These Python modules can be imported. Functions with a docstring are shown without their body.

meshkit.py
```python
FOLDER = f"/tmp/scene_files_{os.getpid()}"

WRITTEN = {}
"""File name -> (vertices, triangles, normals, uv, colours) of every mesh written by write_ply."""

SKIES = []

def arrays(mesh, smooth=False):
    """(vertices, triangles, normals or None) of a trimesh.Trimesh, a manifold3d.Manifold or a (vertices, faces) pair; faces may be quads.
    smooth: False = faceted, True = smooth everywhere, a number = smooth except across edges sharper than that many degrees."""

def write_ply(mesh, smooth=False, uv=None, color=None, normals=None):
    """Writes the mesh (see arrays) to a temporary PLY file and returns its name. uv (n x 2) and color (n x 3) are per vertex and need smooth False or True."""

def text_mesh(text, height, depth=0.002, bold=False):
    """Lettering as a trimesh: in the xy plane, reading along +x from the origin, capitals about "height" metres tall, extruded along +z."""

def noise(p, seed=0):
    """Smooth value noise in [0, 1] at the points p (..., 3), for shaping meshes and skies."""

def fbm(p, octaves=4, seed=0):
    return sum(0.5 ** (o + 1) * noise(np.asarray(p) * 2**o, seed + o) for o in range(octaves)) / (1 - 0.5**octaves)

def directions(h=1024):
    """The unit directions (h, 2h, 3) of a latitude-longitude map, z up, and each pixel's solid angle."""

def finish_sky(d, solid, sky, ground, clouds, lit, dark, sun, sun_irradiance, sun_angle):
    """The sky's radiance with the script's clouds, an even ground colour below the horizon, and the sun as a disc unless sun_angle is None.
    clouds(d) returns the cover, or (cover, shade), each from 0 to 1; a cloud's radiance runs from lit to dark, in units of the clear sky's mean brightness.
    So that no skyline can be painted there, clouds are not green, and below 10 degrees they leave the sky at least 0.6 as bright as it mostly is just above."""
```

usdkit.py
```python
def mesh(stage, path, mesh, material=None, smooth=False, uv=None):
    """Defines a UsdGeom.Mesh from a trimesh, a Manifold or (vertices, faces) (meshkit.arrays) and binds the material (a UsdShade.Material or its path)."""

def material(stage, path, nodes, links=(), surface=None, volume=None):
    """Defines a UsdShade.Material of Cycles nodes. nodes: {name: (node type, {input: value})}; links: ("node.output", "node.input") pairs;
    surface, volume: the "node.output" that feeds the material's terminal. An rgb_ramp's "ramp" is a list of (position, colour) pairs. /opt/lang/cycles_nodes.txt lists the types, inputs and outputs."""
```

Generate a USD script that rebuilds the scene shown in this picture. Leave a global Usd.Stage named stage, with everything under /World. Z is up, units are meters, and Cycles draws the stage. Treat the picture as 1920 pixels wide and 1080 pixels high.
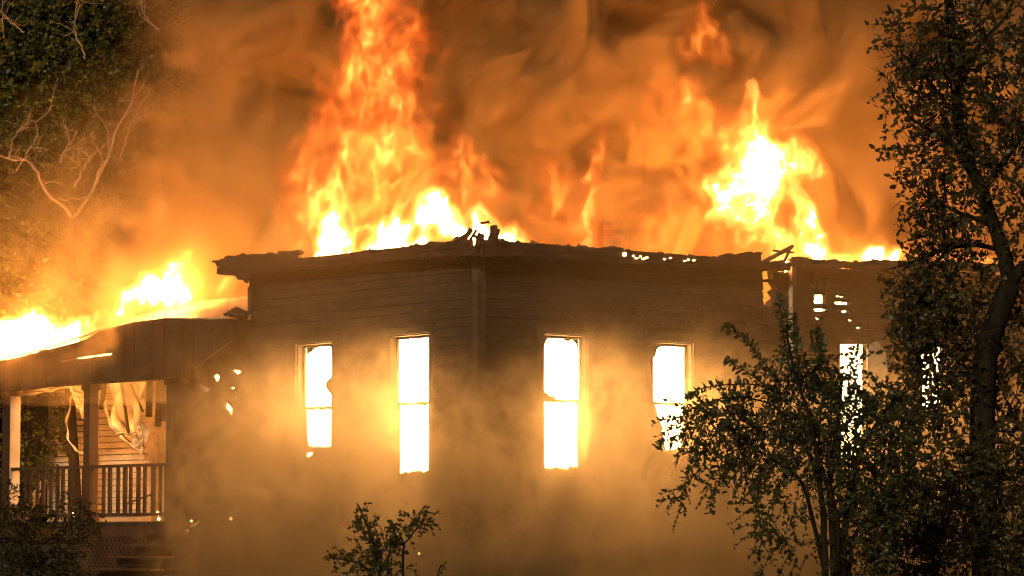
import math, random
import numpy as np
import trimesh
import usdkit, meshkit
from pxr import Usd, UsdGeom, UsdLux, UsdShade, Gf
from shapely.geometry import Polygon, box as sbox, LineString
from shapely.ops import unary_union

stage = Usd.Stage.CreateInMemory()
random.seed(7)
rng = np.random.default_rng(7)

# ------------------------------------------------------------------ camera, sky, exposure
CAM = np.array([0.0, -45.0, 1.5]); FPX = 6000.0; PITCH = math.atan((1005 - 540) / FPX)
cam = UsdGeom.Camera.Define(stage, '/World/camera')
cam.CreateHorizontalApertureAttr(36.0); cam.CreateFocalLengthAttr(36.0 * FPX / 1920)
cam.AddTranslateOp().Set(tuple(CAM)); cam.AddRotateXOp().Set(90 + math.degrees(PITCH))
cam.CreateExposureAttr(0.6)
cam.CreateClippingRangeAttr((0.1, 2000.0))
SUN_EL, SUN_ROT = 0.35, math.radians(200)
dome = UsdLux.DomeLight.Define(stage, '/World/sky')
dome.GetPrim().SetCustomDataByKey('kind', 'structure')
skym = usdkit.material(stage, '/World/Looks/night_sky', {
    "s": ("sky_texture", {"sky_type": "single_scattering", "sun_disc": False, "sun_elevation": SUN_EL, "sun_rotation": SUN_ROT}),
    "b": ("background_shader", {"strength": 0.00015})}, [("s.color", "b.color")], surface="b.background")
UsdShade.MaterialBindingAPI.Apply(dome.GetPrim()).Bind(skym)
front_fill = UsdLux.DistantLight.Define(stage, '/World/front_fill_light')      # faint warm fill added behind the camera to brighten the leaf fronts
front_fill.CreateIntensityAttr(0.33); front_fill.CreateAngleAttr(4.0); front_fill.CreateColorAttr(Gf.Vec3f(1, .82, .52))
front_fill.GetPrim().CreateAttribute('inputs:normalize', __import__('pxr').Sdf.ValueTypeNames.Bool).Set(True)
sx, sy, sz = math.sin(SUN_ROT) * math.cos(SUN_EL), math.cos(SUN_ROT) * math.cos(SUN_EL), math.sin(SUN_EL)
front_fill.AddRotateZOp().Set(math.degrees(math.atan2(sx, -sy))); front_fill.AddRotateXOp().Set(90 - math.degrees(SUN_EL))

# ------------------------------------------------------------------ geometry of the place seen through the lens
FWD = np.array([0, math.cos(PITCH), math.sin(PITCH)]); UP = np.array([0, -math.sin(PITCH), math.cos(PITCH)]); RT = np.array([1.0, 0, 0])
def ray(px, py):
    return FWD + (px - 960) / FPX * RT + (540 - py) / FPX * UP
def at_y(px, py, y):                      # the point of the place at depth y
    d = ray(px, py); return CAM + d * ((y - CAM[1]) / d[1])
class Wall:                               # a vertical plane: u along it, z up, n outward
    def __init__(s, o, deg, n_deg):
        s.o = np.array([o[0], o[1], 0.0]); s.u = np.array([math.cos(math.radians(deg)), math.sin(math.radians(deg)), 0])
        s.n = np.array([math.cos(math.radians(n_deg)), math.sin(math.radians(n_deg)), 0])
    def uz(s, px, py, off=0.0):
        d = ray(px, py); o = s.o + s.n * off; t = np.dot(o - CAM, s.n) / np.dot(d, s.n); p = CAM + d * t
        return float(np.dot(p - s.o, s.u)), float(p[2])
    def U(s, px, off=0.0, py=760): return s.uz(px, py, off)[0]
    def pt(s, u, z, off=0.0): return s.o + s.u * u + s.n * off + np.array([0, 0, z])
    def poly(s, pts, off=0.0): return Polygon([s.uz(x, y, off) for x, y in pts])
    def back(s, k):                       # the same plane k metres further back
        w = Wall.__new__(Wall); w.o, w.u, w.n = s.o - s.n * k, s.u, s.n; return w
CX = -63 / FPX * 45
L = Wall((CX, 0), 130, 220)               # left wall runs back to the left
R = Wall((CX, 0), 40, -50)                # right wall runs back to the right
GZ = 0.80                                 # ground level at the house

# ------------------------------------------------------------------ helpers for prims
used = {}
def numbered(parent, name):
    k = used.get((parent, name), 0); used[(parent, name)] = k + 1
    return f'{parent}/{name}' + (f'_{k:03d}' if k else '')
def tag(p, label=None, cat=None, group=None, kind=None):
    p = p.GetPrim() if hasattr(p, 'GetPrim') else p
    for k, v in (('label', label), ('category', cat), ('group', group), ('kind', kind)):
        if v: p.SetCustomDataByKey(k, v)
    return p
def thing(name, label, cat, loc=(0, 0, 0), group=None):
    x = UsdGeom.Xform.Define(stage, numbered('/World', name))
    x.AddTranslateOp().Set(tuple(map(float, loc)))
    x._loc = np.array(loc, float)
    LOC[str(x.GetPath())] = np.array(loc, float)
    tag(x, label, cat, group); return x
LOC = {}
def path_of(p): return str(p.GetPath()) if hasattr(p, 'GetPath') else p
def obj(name, mesh, mat, parent=None, smooth=False, **kw):
    pp = path_of(parent) if parent is not None else '/World'
    v, f = (np.asarray(mesh.vertices), np.asarray(mesh.faces)) if hasattr(mesh, 'vertices') else mesh
    top = '/'.join(pp.split('/')[:3])
    v = np.asarray(v, float) - LOC.get(top, 0)
    m = usdkit.mesh(stage, numbered(pp, name), (v, f), mat, smooth=smooth)
    if kw: tag(m, **kw)
    return m
def cat_meshes(ms): return trimesh.util.concatenate([m for m in ms])

def extrude(poly, d):
    out = []
    for g in getattr(poly, 'geoms', [poly]):
        if g.geom_type == 'Polygon' and g.area > 1e-6:
            out.append(trimesh.creation.extrude_polygon(g, d, engine='earcut'))
    return cat_meshes(out) if out else None
def wall_solid(w, poly, d, off=0.0):      # polygon in (u, z), thickness d outward from off
    m = extrude(poly, d)
    if m is None: return None
    v = m.vertices
    P = w.o + v[:, :1] * w.u + (off + v[:, 2:3]) * w.n + v[:, 1:2] * np.array([0, 0, 1.0])
    f = m.faces
    if np.dot(np.cross(w.u, [0, 0, 1.0]), w.n) < 0: f = f[:, ::-1]
    return trimesh.Trimesh(P, f, process=False)
def wbox(w, u0, u1, z0, z1, o0, o1):
    return wall_solid(w, sbox(min(u0, u1), z0, max(u0, u1), z1), o1 - o0, o0)
def bar(a, b, wd, th=None, roll=0.0):     # a beam from a to b
    a, b = np.asarray(a, float), np.asarray(b, float); th = th or wd
    d = b - a; l = np.linalg.norm(d); d /= l
    s = np.cross(d, [0, 0, 1.0]); s = s if np.linalg.norm(s) > 1e-3 else np.array([1.0, 0, 0]); s /= np.linalg.norm(s); t = np.cross(s, d)
    s, t = s * math.cos(roll) + t * math.sin(roll), t * math.cos(roll) - s * math.sin(roll)
    m = trimesh.creation.box((wd, th, l)); v = m.vertices
    return trimesh.Trimesh((a + b) / 2 + v[:, :1] * s + v[:, 1:2] * t + v[:, 2:3] * d, m.faces, process=False)
def tube(pts, rad, n=6):
    pts = np.asarray(pts, float); rad = np.broadcast_to(np.asarray(rad, float), len(pts)); V = []
    tan = np.gradient(pts, axis=0); tan /= np.linalg.norm(tan, axis=1, keepdims=True) + 1e-9
    ref = np.array([.31, .95, .1]); s = None
    for i, (p, t, r) in enumerate(zip(pts, tan, rad)):
        s = np.cross(t, ref if s is None else np.cross(s, t)); s /= np.linalg.norm(s) + 1e-9
        q = np.cross(t, s); s_, q_ = s, q
        a = np.arange(n) / n * 2 * np.pi
        V.append(p + r * (np.cos(a)[:, None] * s_ + np.sin(a)[:, None] * q_))
    V = np.vstack(V + [pts[:1], pts[-1:]]); F = []; m = len(pts)
    for i in range(m - 1):
        for k in range(n):
            a, b, c, d = i * n + k, i * n + (k + 1) % n, (i + 1) * n + (k + 1) % n, (i + 1) * n + k
            F += [(a, b, c), (a, c, d)]
    for k in range(n):
        F += [(m * n, (k + 1) % n, k), (m * n + 1, (m - 1) * n + k, (m - 1) * n + (k + 1) % n)]
    return trimesh.Trimesh(V, F, process=False)
def spline(pts, n):
    pts = np.asarray(pts, float); t = np.linspace(0, 1, len(pts)); from scipy.interpolate import PchipInterpolator as I
    return I(t, pts, axis=0)(np.linspace(0, 1, n))
def jagged(poly, amp, step, seed):        # a burnt, uneven outline
    r = np.random.default_rng(seed); out = []
    for g in getattr(poly, 'geoms', [poly]):
        l = g.exterior.length; n = max(6, int(l / step)); ps = [g.exterior.interpolate(l * i / n) for i in range(n)]
        q = Polygon([(p.x + r.normal(0, amp), p.y + r.normal(0, amp)) for p in ps]).buffer(0)
        out.append(q)
    return unary_union(out)

# ------------------------------------------------------------------ materials
def mat(name, c, rough=.8, c2=None, scale=3.0, stretch=(1, 1, 1), bump=0.0, spec=.3, ramp=(.35, .65)):
    if c2 is None:
        return usdkit.material(stage, '/World/Looks/' + name, {"p": ("principled_bsdf", {"base_color": c, "roughness": rough, "specular_ior_level": spec})}, [], surface="p.BSDF")
    n = {"g": ("geometry", {}), "m": ("mapping", {"scale": stretch}), "n": ("noise_texture", {"scale": scale, "detail": 6.0, "roughness": .62}),
         "r": ("rgb_ramp", {"ramp": [(ramp[0], c), (ramp[1], c2)]}), "p": ("principled_bsdf", {"roughness": rough, "specular_ior_level": spec})}
    l = [("g.position", "m.vector"), ("m.vector", "n.vector"), ("n.fac", "r.fac"), ("r.color", "p.base_color")]
    if bump:
        n["b"] = ("bump", {"strength": bump, "distance": .02}); l += [("n.fac", "b.height"), ("b.normal", "p.normal")]
    return usdkit.material(stage, '/World/Looks/' + name, n, l, surface="p.BSDF")
M = {}
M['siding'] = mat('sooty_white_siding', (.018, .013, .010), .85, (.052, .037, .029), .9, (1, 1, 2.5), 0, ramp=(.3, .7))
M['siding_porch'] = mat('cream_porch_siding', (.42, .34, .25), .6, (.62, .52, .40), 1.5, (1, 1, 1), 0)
M['char'] = mat('charred_wood', (.012, .010, .009), .9, (.05, .038, .03), 14, (1, 1, 1), .8)
M['char_smooth'] = mat('scorched_board', (.014, .010, .008), .85, (.045, .031, .024), 5, (1, 1, 3), .4)
M['eave'] = mat('scorched_eave_paint', (.018, .011, .008), .9, (.05, .031, .024), 3.5, (1, 1, 1.5), .3)
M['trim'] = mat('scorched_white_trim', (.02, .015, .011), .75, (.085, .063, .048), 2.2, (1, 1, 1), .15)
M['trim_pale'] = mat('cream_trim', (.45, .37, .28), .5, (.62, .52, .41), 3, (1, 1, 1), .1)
M['post'] = mat('reddish_brown_porch_paint', (.045, .022, .015), .6, (.09, .043, .027), 3, (1, 1, .4), .15)
M['baluster'] = mat('sooty_baluster_paint', (.03, .016, .011), .6, (.07, .035, .022), 3)
M['metal_roof'] = mat('tan_roof_sheet', (.35, .24, .15), .6, (.50, .36, .24), 2.5, (1, 1, 1), .1)
M['vinyl'] = mat('melted_cream_vinyl', (.35, .27, .19), .5, (.6, .5, .38), 6, (1, 1, 1), .2)
M['brick'] = usdkit.material(stage, '/World/Looks/sooty_brick', {
    "t": ("texture_coordinate", {}), "g": ("geometry", {}), "m": ("mapping", {"rotation": (math.pi / 2, 0, 0)}),
    "b": ("brick_texture", {"scale": 1.0, "brick_width": .21, "row_height": .075, "mortar_size": .006, "color1": (.16, .06, .035), "color2": (.10, .045, .03), "mortar": (.2, .17, .14)}),
    "p": ("principled_bsdf", {"roughness": .9})}, [("g.position", "m.vector"), ("m.vector", "b.vector"), ("b.color", "p.base_color")], surface="p.BSDF")
M['ground'] = mat('night_lawn', (.02, .03, .012), .95, (.07, .055, .035), 2.0, (1, 1, 1), .6)
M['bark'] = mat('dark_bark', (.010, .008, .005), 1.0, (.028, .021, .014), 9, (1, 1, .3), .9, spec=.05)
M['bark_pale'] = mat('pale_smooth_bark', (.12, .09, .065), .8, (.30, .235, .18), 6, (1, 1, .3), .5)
def leafmat(name, c, c2, tr=.38):
    return usdkit.material(stage, '/World/Looks/' + name, {
        "g": ("geometry", {}), "r": ("rgb_ramp", {"ramp": [(0.0, c), (1.0, c2)]}),
        "p": ("principled_bsdf", {"roughness": .45, "specular_ior_level": .45}), "t": ("translucent_bsdf", {}), "m": ("mix_closure", {"fac": tr})},
        [("g.random_per_island", "r.fac"), ("r.color", "p.base_color"), ("r.color", "t.color"), ("p.BSDF", "m.closure1"), ("t.BSDF", "m.closure2")], surface="m.closure")
M['leaf_dark'] = leafmat('dark_green_leaf', (.06, .052, .017), (.15, .12, .04))
M['leaf_myrtle'] = leafmat('olive_leaf', (.055, .065, .02), (.15, .145, .045))
M['leaf_back'] = leafmat('back_tree_leaf', (.08, .10, .022), (.20, .21, .055))
def emis(name, c, s, vol=True):
    return usdkit.material(stage, '/World/Looks/' + name, {"e": ("emission", {"color": c, "strength": s})}, [], **({'volume': 'e.emission'} if vol else {'surface': 'e.emission'}))
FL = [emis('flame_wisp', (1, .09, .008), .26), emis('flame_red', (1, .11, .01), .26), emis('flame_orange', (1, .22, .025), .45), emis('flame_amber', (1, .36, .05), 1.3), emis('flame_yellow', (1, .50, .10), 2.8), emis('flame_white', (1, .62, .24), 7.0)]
CORE_S = 85.0
M['core'] = emis('flame_heart', (1, .37, .075), CORE_S, False)
M['room_fire'] = emis('room_fire', (1, .50, .16), 62.0, False)
M['low_fire'] = emis('low_fire', (1, .45, .11), 15.0, False)
M['ember'] = emis('ember', (1, .45, .12), 9.0, False)

# ------------------------------------------------------------------ volume surfaces
def iso(F, level, org, h):                # naive surface nets: closed surface of F = level
    F = np.pad(F - level, 1, constant_values=-1.0); F = np.where(F == 0, 1e-6, F); S = F > 0; nx, ny, nz = F.shape
    c = [S[i:nx - 1 + i, j:ny - 1 + j, k:nz - 1 + k] for i in (0, 1) for j in (0, 1) for k in (0, 1)]
    tot = sum(x.astype(np.int8) for x in c); act = (tot > 0) & (tot < 8)
    if not act.any(): return None
    idx = np.full(act.shape, -1, np.int64); ii = np.argwhere(act); idx[act] = np.arange(len(ii))
    acc = np.zeros((len(ii), 3)); cnt = np.zeros(len(ii))
    cor = [(i, j, k) for i in (0, 1) for j in (0, 1) for k in (0, 1)]
    val = [F[ii[:, 0] + a, ii[:, 1] + b, ii[:, 2] + d] for a, b, d in cor]
    for p in range(8):
        for ax in range(3):
            if cor[p][ax] == 0:
                e = list(cor[p]); e[ax] = 1; q = cor.index(tuple(e)); A, B = val[p], val[q]; m = (A > 0) != (B > 0)
                t = np.where(m, A / (A - B + (A == B)), 0); pos = np.array(cor[p], float)[None].repeat(len(ii), 0); pos[:, ax] += t
                acc[m] += pos[m]; cnt[m] += 1
    V = ii + acc / cnt[:, None]
    faces = []
    for ax in range(3):
        o1, o2 = [(1, 2), (2, 0), (0, 1)][ax]
        sl0 = [slice(None)] * 3; sl1 = [slice(None)] * 3; sl0[ax] = slice(0, -1); sl1[ax] = slice(1, None)
        a, b = S[tuple(sl0)], S[tuple(sl1)]; e = np.argwhere(a != b)
        e = e[(e[:, o1] > 0) & (e[:, o2] > 0)]
        def cell(d1, d2):
            q = e.copy(); q[:, o1] -= d1; q[:, o2] -= d2; return idx[q[:, 0], q[:, 1], q[:, 2]]
        q = np.stack([cell(1, 1), cell(0, 1), cell(0, 0), cell(1, 0)], 1)
        inside = a[e[:, 0], e[:, 1], e[:, 2]]
        q[~inside] = q[~inside][:, ::-1]
        faces.append(q)
    Q = np.vstack(faces); Q = Q[(Q >= 0).all(1)]
    return (np.asarray(org) + (V - 1) * h), np.vstack([Q[:, [0, 1, 2]], Q[:, [0, 2, 3]]])

def vnoise(P, f, seed, octaves=2):
    return np.stack([meshkit.fbm(P * f, octaves, seed + 11 * k) for k in range(3)], -1) - .5

def flame_field(tongues, yb, h, seed, depth=.8, warp=.30, amp=1.0, nf=2.2, stretch=.5, detail=4):
    """tongues: lists of (px, py, radius in px, heat). Returns the heat field on a grid in metres; yb(x) is the depth of the fire's middle at x."""
    segs = []
    for tg in tongues:
        q = []
        for px, py, r, I in tg:
            y = yb((px - 960) / FPX * 47); p = at_y(px, py, y); s = (y + 45) / FPX
            q.append((p[0], p[2], r * s, I))
        segs += list(zip(q[:-1], q[1:])) if len(q) > 1 else [(q[0], q[0])]
    A = np.array([[*a, *b] for a, b in segs]); rm = A[:, [2, 6]].max()
    x0, x1 = A[:, [0, 4]].min() - rm * 1.1, A[:, [0, 4]].max() + rm * 1.1; z0, z1 = A[:, [1, 5]].min() - rm * 1.1, A[:, [1, 5]].max() + rm * 1.1
    yd = rm * depth
    g = np.stack(np.meshgrid(np.arange(x0, x1, h), np.arange(-yd, yd + h, h * 1.3), np.arange(z0, z1, h), indexing='ij'), -1)
    P = g.copy(); st = np.array([1, 1, stretch])
    P += warp * vnoise(g * st, nf * .45, seed, 2) * 1.5
    P += warp * .5 * vnoise(P * st, nf * 1.5, seed + 50, 2)
    P += warp * .2 * vnoise(P * st, nf * 4.2, seed + 70, 2)
    E = np.zeros(P.shape[:3]); k = 7.0
    for ax, az, ar, ai, bx, bz, br, bi in A:
        dx, dz = bx - ax, bz - az; l2 = dx * dx + dz * dz + 1e-9
        t = np.clip(((P[..., 0] - ax) * dx + (P[..., 2] - az) * dz) / l2, 0, 1); r = ar + (br - ar) * t
        d2 = (P[..., 0] - ax - t * dx) ** 2 + (P[..., 2] - az - t * dz) ** 2 + (P[..., 1] / depth) ** 2
        E += np.exp(k * np.clip((ai + (bi - ai) * t) * (1 - d2 / r ** 2), -.6, None)) - math.exp(-.6 * k)
    E = np.log(E + math.exp(-.6 * k)) / k
    E = np.where(E > 0, E / (1 + .38 * np.abs(E)), E)
    n = meshkit.fbm(P * st * nf * 1.5, detail, seed + 90)
    rid = 1 - np.abs(2 * meshkit.fbm(P * st * nf * 2.6 + 7, 2, seed + 130) - 1) * 2.2
    fine = meshkit.fbm(P * st * nf * 5 + 3, 2, seed + 170)
    F = E + amp * (1.15 * (n - .52) + .42 * (rid - .48) + .40 * (fine - .5))
    edge = np.minimum(1, (yd - np.abs(g[..., 1])) / (.25 * yd))
    F = F - (1 - np.clip(edge, 0, 1)) * 2
    return F, (x0, -yd, z0), (h, h * 1.3, h), yb

LEVELS = (.05, .17, .30, .46, .64, .88)
def flame(name, label, tongues, yb, h=.045, seed=1, core=1.0, group=None, levels=LEVELS, cat='fire', **kw):
    F, org, hh, yb = flame_field(tongues, yb, h, seed, **kw)
    t = thing(name, label, cat, (0, 0, 0), group)
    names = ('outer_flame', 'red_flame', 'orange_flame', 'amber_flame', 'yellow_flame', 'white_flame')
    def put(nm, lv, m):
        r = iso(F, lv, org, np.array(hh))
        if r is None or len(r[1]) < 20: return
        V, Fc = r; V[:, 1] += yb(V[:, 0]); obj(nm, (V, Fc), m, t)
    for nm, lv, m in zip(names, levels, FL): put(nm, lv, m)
    if core: put('flame_heart', core, M['core'])
    return t

def blob_mesh(c, r, seed, amp=.25, sub=3, f=1.6):
    m = trimesh.creation.icosphere(sub); v = m.vertices; n = meshkit.fbm(v * f + seed * 3.1, 3, seed)[:, None]
    return trimesh.Trimesh(np.asarray(c) + v * np.asarray(r) * (1 + amp * 2 * (n - .5)), m.faces, process=False)

#@@GROUND
gx = np.concatenate([[-400, -120], np.linspace(-30, 30, 61), [120, 400]]); gy = np.concatenate([[-120], np.linspace(-46, 30, 77), [120, 400]])
GXX, GYY = np.meshgrid(gx, gy, indexing='ij')
def ground_z(x, y):
    t = np.clip((np.asarray(y, float) + 30) / 24, 0, 1); t = t * t * (3 - 2 * t)
    return GZ * t + .05 * (meshkit.noise(np.stack([np.asarray(x) * .6, np.asarray(y) * .6, np.zeros_like(np.asarray(x, float))], -1), 3) - .5)
gv = np.stack([GXX, GYY, ground_z(GXX, GYY)], -1).reshape(-1, 3); nx_, ny_ = GXX.shape
gi = np.arange(nx_ * ny_).reshape(nx_, ny_)
gf = np.stack([gi[:-1, :-1], gi[1:, :-1], gi[1:, 1:], gi[:-1, 1:]], -1).reshape(-1, 4)
obj('ground', (gv, np.vstack([gf[:, :3], gf[:, [0, 2, 3]]])), M['ground'], kind='structure', smooth=True)

#@@HOUSE
H = thing('burning_house', 'single storey clapboard house with its roof burnt off and fire in every window', 'house', (CX, 0, GZ))
FZ = 1.20                                  # bottom of the clapboards
LE = L.U(466)                              # left end of the main block
RE = R.U(1484)                             # right end of the main block
EX = 0.13                                  # clapboard exposure

def clapboards(w, u0, u1, z0, z1, holes, part, mt, ex=EX, off=0.0, th=.034, seed=0):
    r = np.random.default_rng(seed); z = z0; hole = unary_union(holes) if holes else None
    while z < z1 - .01:
        p = sbox(min(u0, u1), z + .009, max(u0, u1), min(z + ex, z1))
        if hole is not None: p = p.difference(hole)
        pieces = []
        for g in getattr(p, 'geoms', [p]):
            if g.area < .002: continue
            a, _, b, _ = g.bounds
            cuts = [a]                      # butt joints
            while b - cuts[-1] > 3.2: cuts.append(cuts[-1] + r.uniform(1.4, 2.6))
            cuts.append(b)
            for c0, c1 in zip(cuts[:-1], cuts[1:]):
                q = g.intersection(sbox(c0 + .0015, z - 1, c1 - .0015, z + 1))
                pieces += [x for x in getattr(q, 'geoms', [q]) if x.geom_type == 'Polygon' and x.area > .0015]
        for q in pieces:
            m = extrude(q, 1.0); v = m.vertices; jit = r.normal(0, .0025)
            t = (v[:, 1] - z) / ex
            o = off + jit + np.where(v[:, 2] > .5, th * (1 - .72 * t) + .004, 0.0)
            P = w.o + v[:, :1] * w.u + o[:, None] * w.n + np.stack([0 * t, 0 * t, v[:, 1]], -1)
            f = m.faces[:, ::-1] if np.dot(np.cross(w.u, [0, 0, 1.0]), w.n) < 0 else m.faces
            obj('siding_board', (P, f), mt, part)
        z += ex

# ---- windows: opening rectangle and the shape of the fire seen in it, in photo pixels, on the wall's plane
WIN = [
 (L, 'left', [(556, 645), (624, 640), (625, 893), (557, 896)], 765,
  [[(566, 668), (576, 663), (590, 650), (604, 646), (616, 650), (622, 662), (622, 702), (607, 718), (612, 735), (621, 745), (622, 763), (566, 766), (564, 722), (566, 690)],
   [(567, 769), (622, 768), (622, 832), (612, 838), (574, 837), (568, 800)], [(566, 851), (580, 846), (586, 850), (572, 857)]]),
 (L, 'left', [(730, 629), (806, 624), (808, 892), (731, 894)], 757,
  [[(741, 636), (750, 634), (798, 631), (803, 634), (804, 755), (742, 755), (739, 700)], [(744, 760), (805, 759), (807, 882), (740, 886), (744, 820)]]),
 (R, 'right', [(1018, 625), (1100, 628), (1102, 889), (1018, 886)], 752,
  [[(1019, 655), (1024, 642), (1038, 629), (1060, 633), (1068, 640), (1075, 636), (1083, 648), (1091, 662), (1088, 690), (1091, 720), (1091, 749), (1050, 750), (1030, 738), (1019, 728)],
   [(1021, 755), (1090, 754), (1092, 800), (1089, 876), (1040, 877), (1024, 876), (1021, 800)]]),
 (R, 'right', [(1222, 640), (1298, 643), (1299, 860), (1222, 857)], 757,
  [[(1223, 682), (1236, 655), (1248, 643), (1256, 650), (1258, 641), (1284, 641), (1292, 660), (1294, 710), (1286, 756), (1226, 755), (1222, 700)],
   [(1232, 760), (1288, 760), (1290, 835), (1250, 845), (1244, 800)]]),
]
REC = .09                                  # the sash stands this far back from the wall face
def uz_rect(w, pts):
    q = np.array([w.uz(x, y) for x, y in pts]); us, zs = np.sort(q[:, 0]), np.sort(q[:, 1])
    return us[:2].mean(), us[2:].mean(), zs[:2].mean(), zs[2:].mean()
holesL, holesR, wins = [], [], []
for w, side, rect, my, shapes in WIN:
    u0, u1, z0, z1 = uz_rect(w, rect); wins.append((w, side, u0, u1, z0, z1, my, shapes))
    (holesL if w is L else holesR).append(sbox(u0, z0, u1, z1))
CW = .115                                  # casing width
holesLc = [g.buffer(0).union(sbox(g.bounds[0] - CW, g.bounds[1] - .05, g.bounds[2] + CW, g.bounds[3] + CW)) for g in holesL]
holesRc = [sbox(g.bounds[0] - CW, g.bounds[1] - .05, g.bounds[2] + CW, g.bounds[3] + CW) for g in holesR]
# burnt gap at the right end of the right wall
gap = unary_union([R.poly([(1428, 503), (1447, 500), (1450, 522), (1428, 524)]), R.poly([(1428, 530), (1449, 528), (1457, 540), (1448, 547), (1456, 558), (1446, 566), (1442, 578), (1430, 572)])])
gap = gap.union(R.poly([(1425, 470), (1484, 470), (1484, 492), (1425, 498)]))
wtopL = L.uz(700, 486)[1]; wtopR = R.uz(1100, 486)[1]; WT = (wtopL + wtopR) / 2
print('wall top', wtopL, wtopR, 'LE', LE, 'RE', RE, [tuple(round(x, 2) for x in w_[2:6]) for w_ in wins])
holeW_L = holesL; holeW_R = holesR
wallL = sbox(0, GZ + .02, LE, WT).difference(unary_union(holesL))
wallR = sbox(0, GZ + .02, RE, WT).difference(unary_union(holesR + [gap]))
PL = obj('wall', wall_solid(L, wallL, .12, -.12), M['char_smooth'], H, label='left front wall with two burning windows')
PR = obj('wall', wall_solid(R, wallR, .12, -.12), M['char_smooth'], H, label='right front wall with two burning windows and a burnt gap at its end')
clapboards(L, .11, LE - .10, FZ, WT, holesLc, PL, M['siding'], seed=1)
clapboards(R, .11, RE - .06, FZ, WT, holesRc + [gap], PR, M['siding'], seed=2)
# corner boards, frieze and water table
for w, e in ((L, LE), (R, RE)):
    obj('corner_board', wbox(w, .004 if w is R else -.03, .11, FZ - .02, WT, .0, .032), M['trim'], H)
obj('corner_board', wbox(L, LE - .10, LE, FZ - .02, WT - .2, .0, .03), M['trim'], H)
for w, e in ((L, LE), (R, RE)):
    obj('water_table', wbox(w, .0, e, FZ - .16, FZ - .021, .0, .045), M['trim'], H)
# lattice skirt under the main block
def lattice(w, u0, u1, z0, z1, off, part, mt, step=.11, wd=.03):
    n = 0; hgt = z1 - z0
    for s in (-1, 1):
        u = min(u0, u1) - hgt
        while u < max(u0, u1) + hgt:
            a, b = (u, z0), (u + hgt, z1)
            if s < 0: a, b = (u + hgt, z0), (u, z1)
            ln = LineString([a, b]).buffer(wd / 2, cap_style=2).intersection(sbox(min(u0, u1), z0, max(u0, u1), z1))
            if ln.area > 1e-4:
                obj('lattice_slat', wall_solid(w, ln, .008, off + (.009 if s > 0 else 0)), mt, part)
            u += step
sk = obj('foundation_skirt', wbox(L, .02, LE, GZ - .1, FZ - .161, -.1, -.06), M['char'], H)
lattice(L, .02, 1.6, GZ, FZ - .162, -.045, sk, M['trim'])
sk = obj('foundation_skirt', wbox(R, .02, RE, GZ - .1, FZ - .161, -.1, -.06), M['char'], H)
lattice(R, .02, 1.6, GZ, FZ - .162, -.045, sk, M['trim'])

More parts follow.
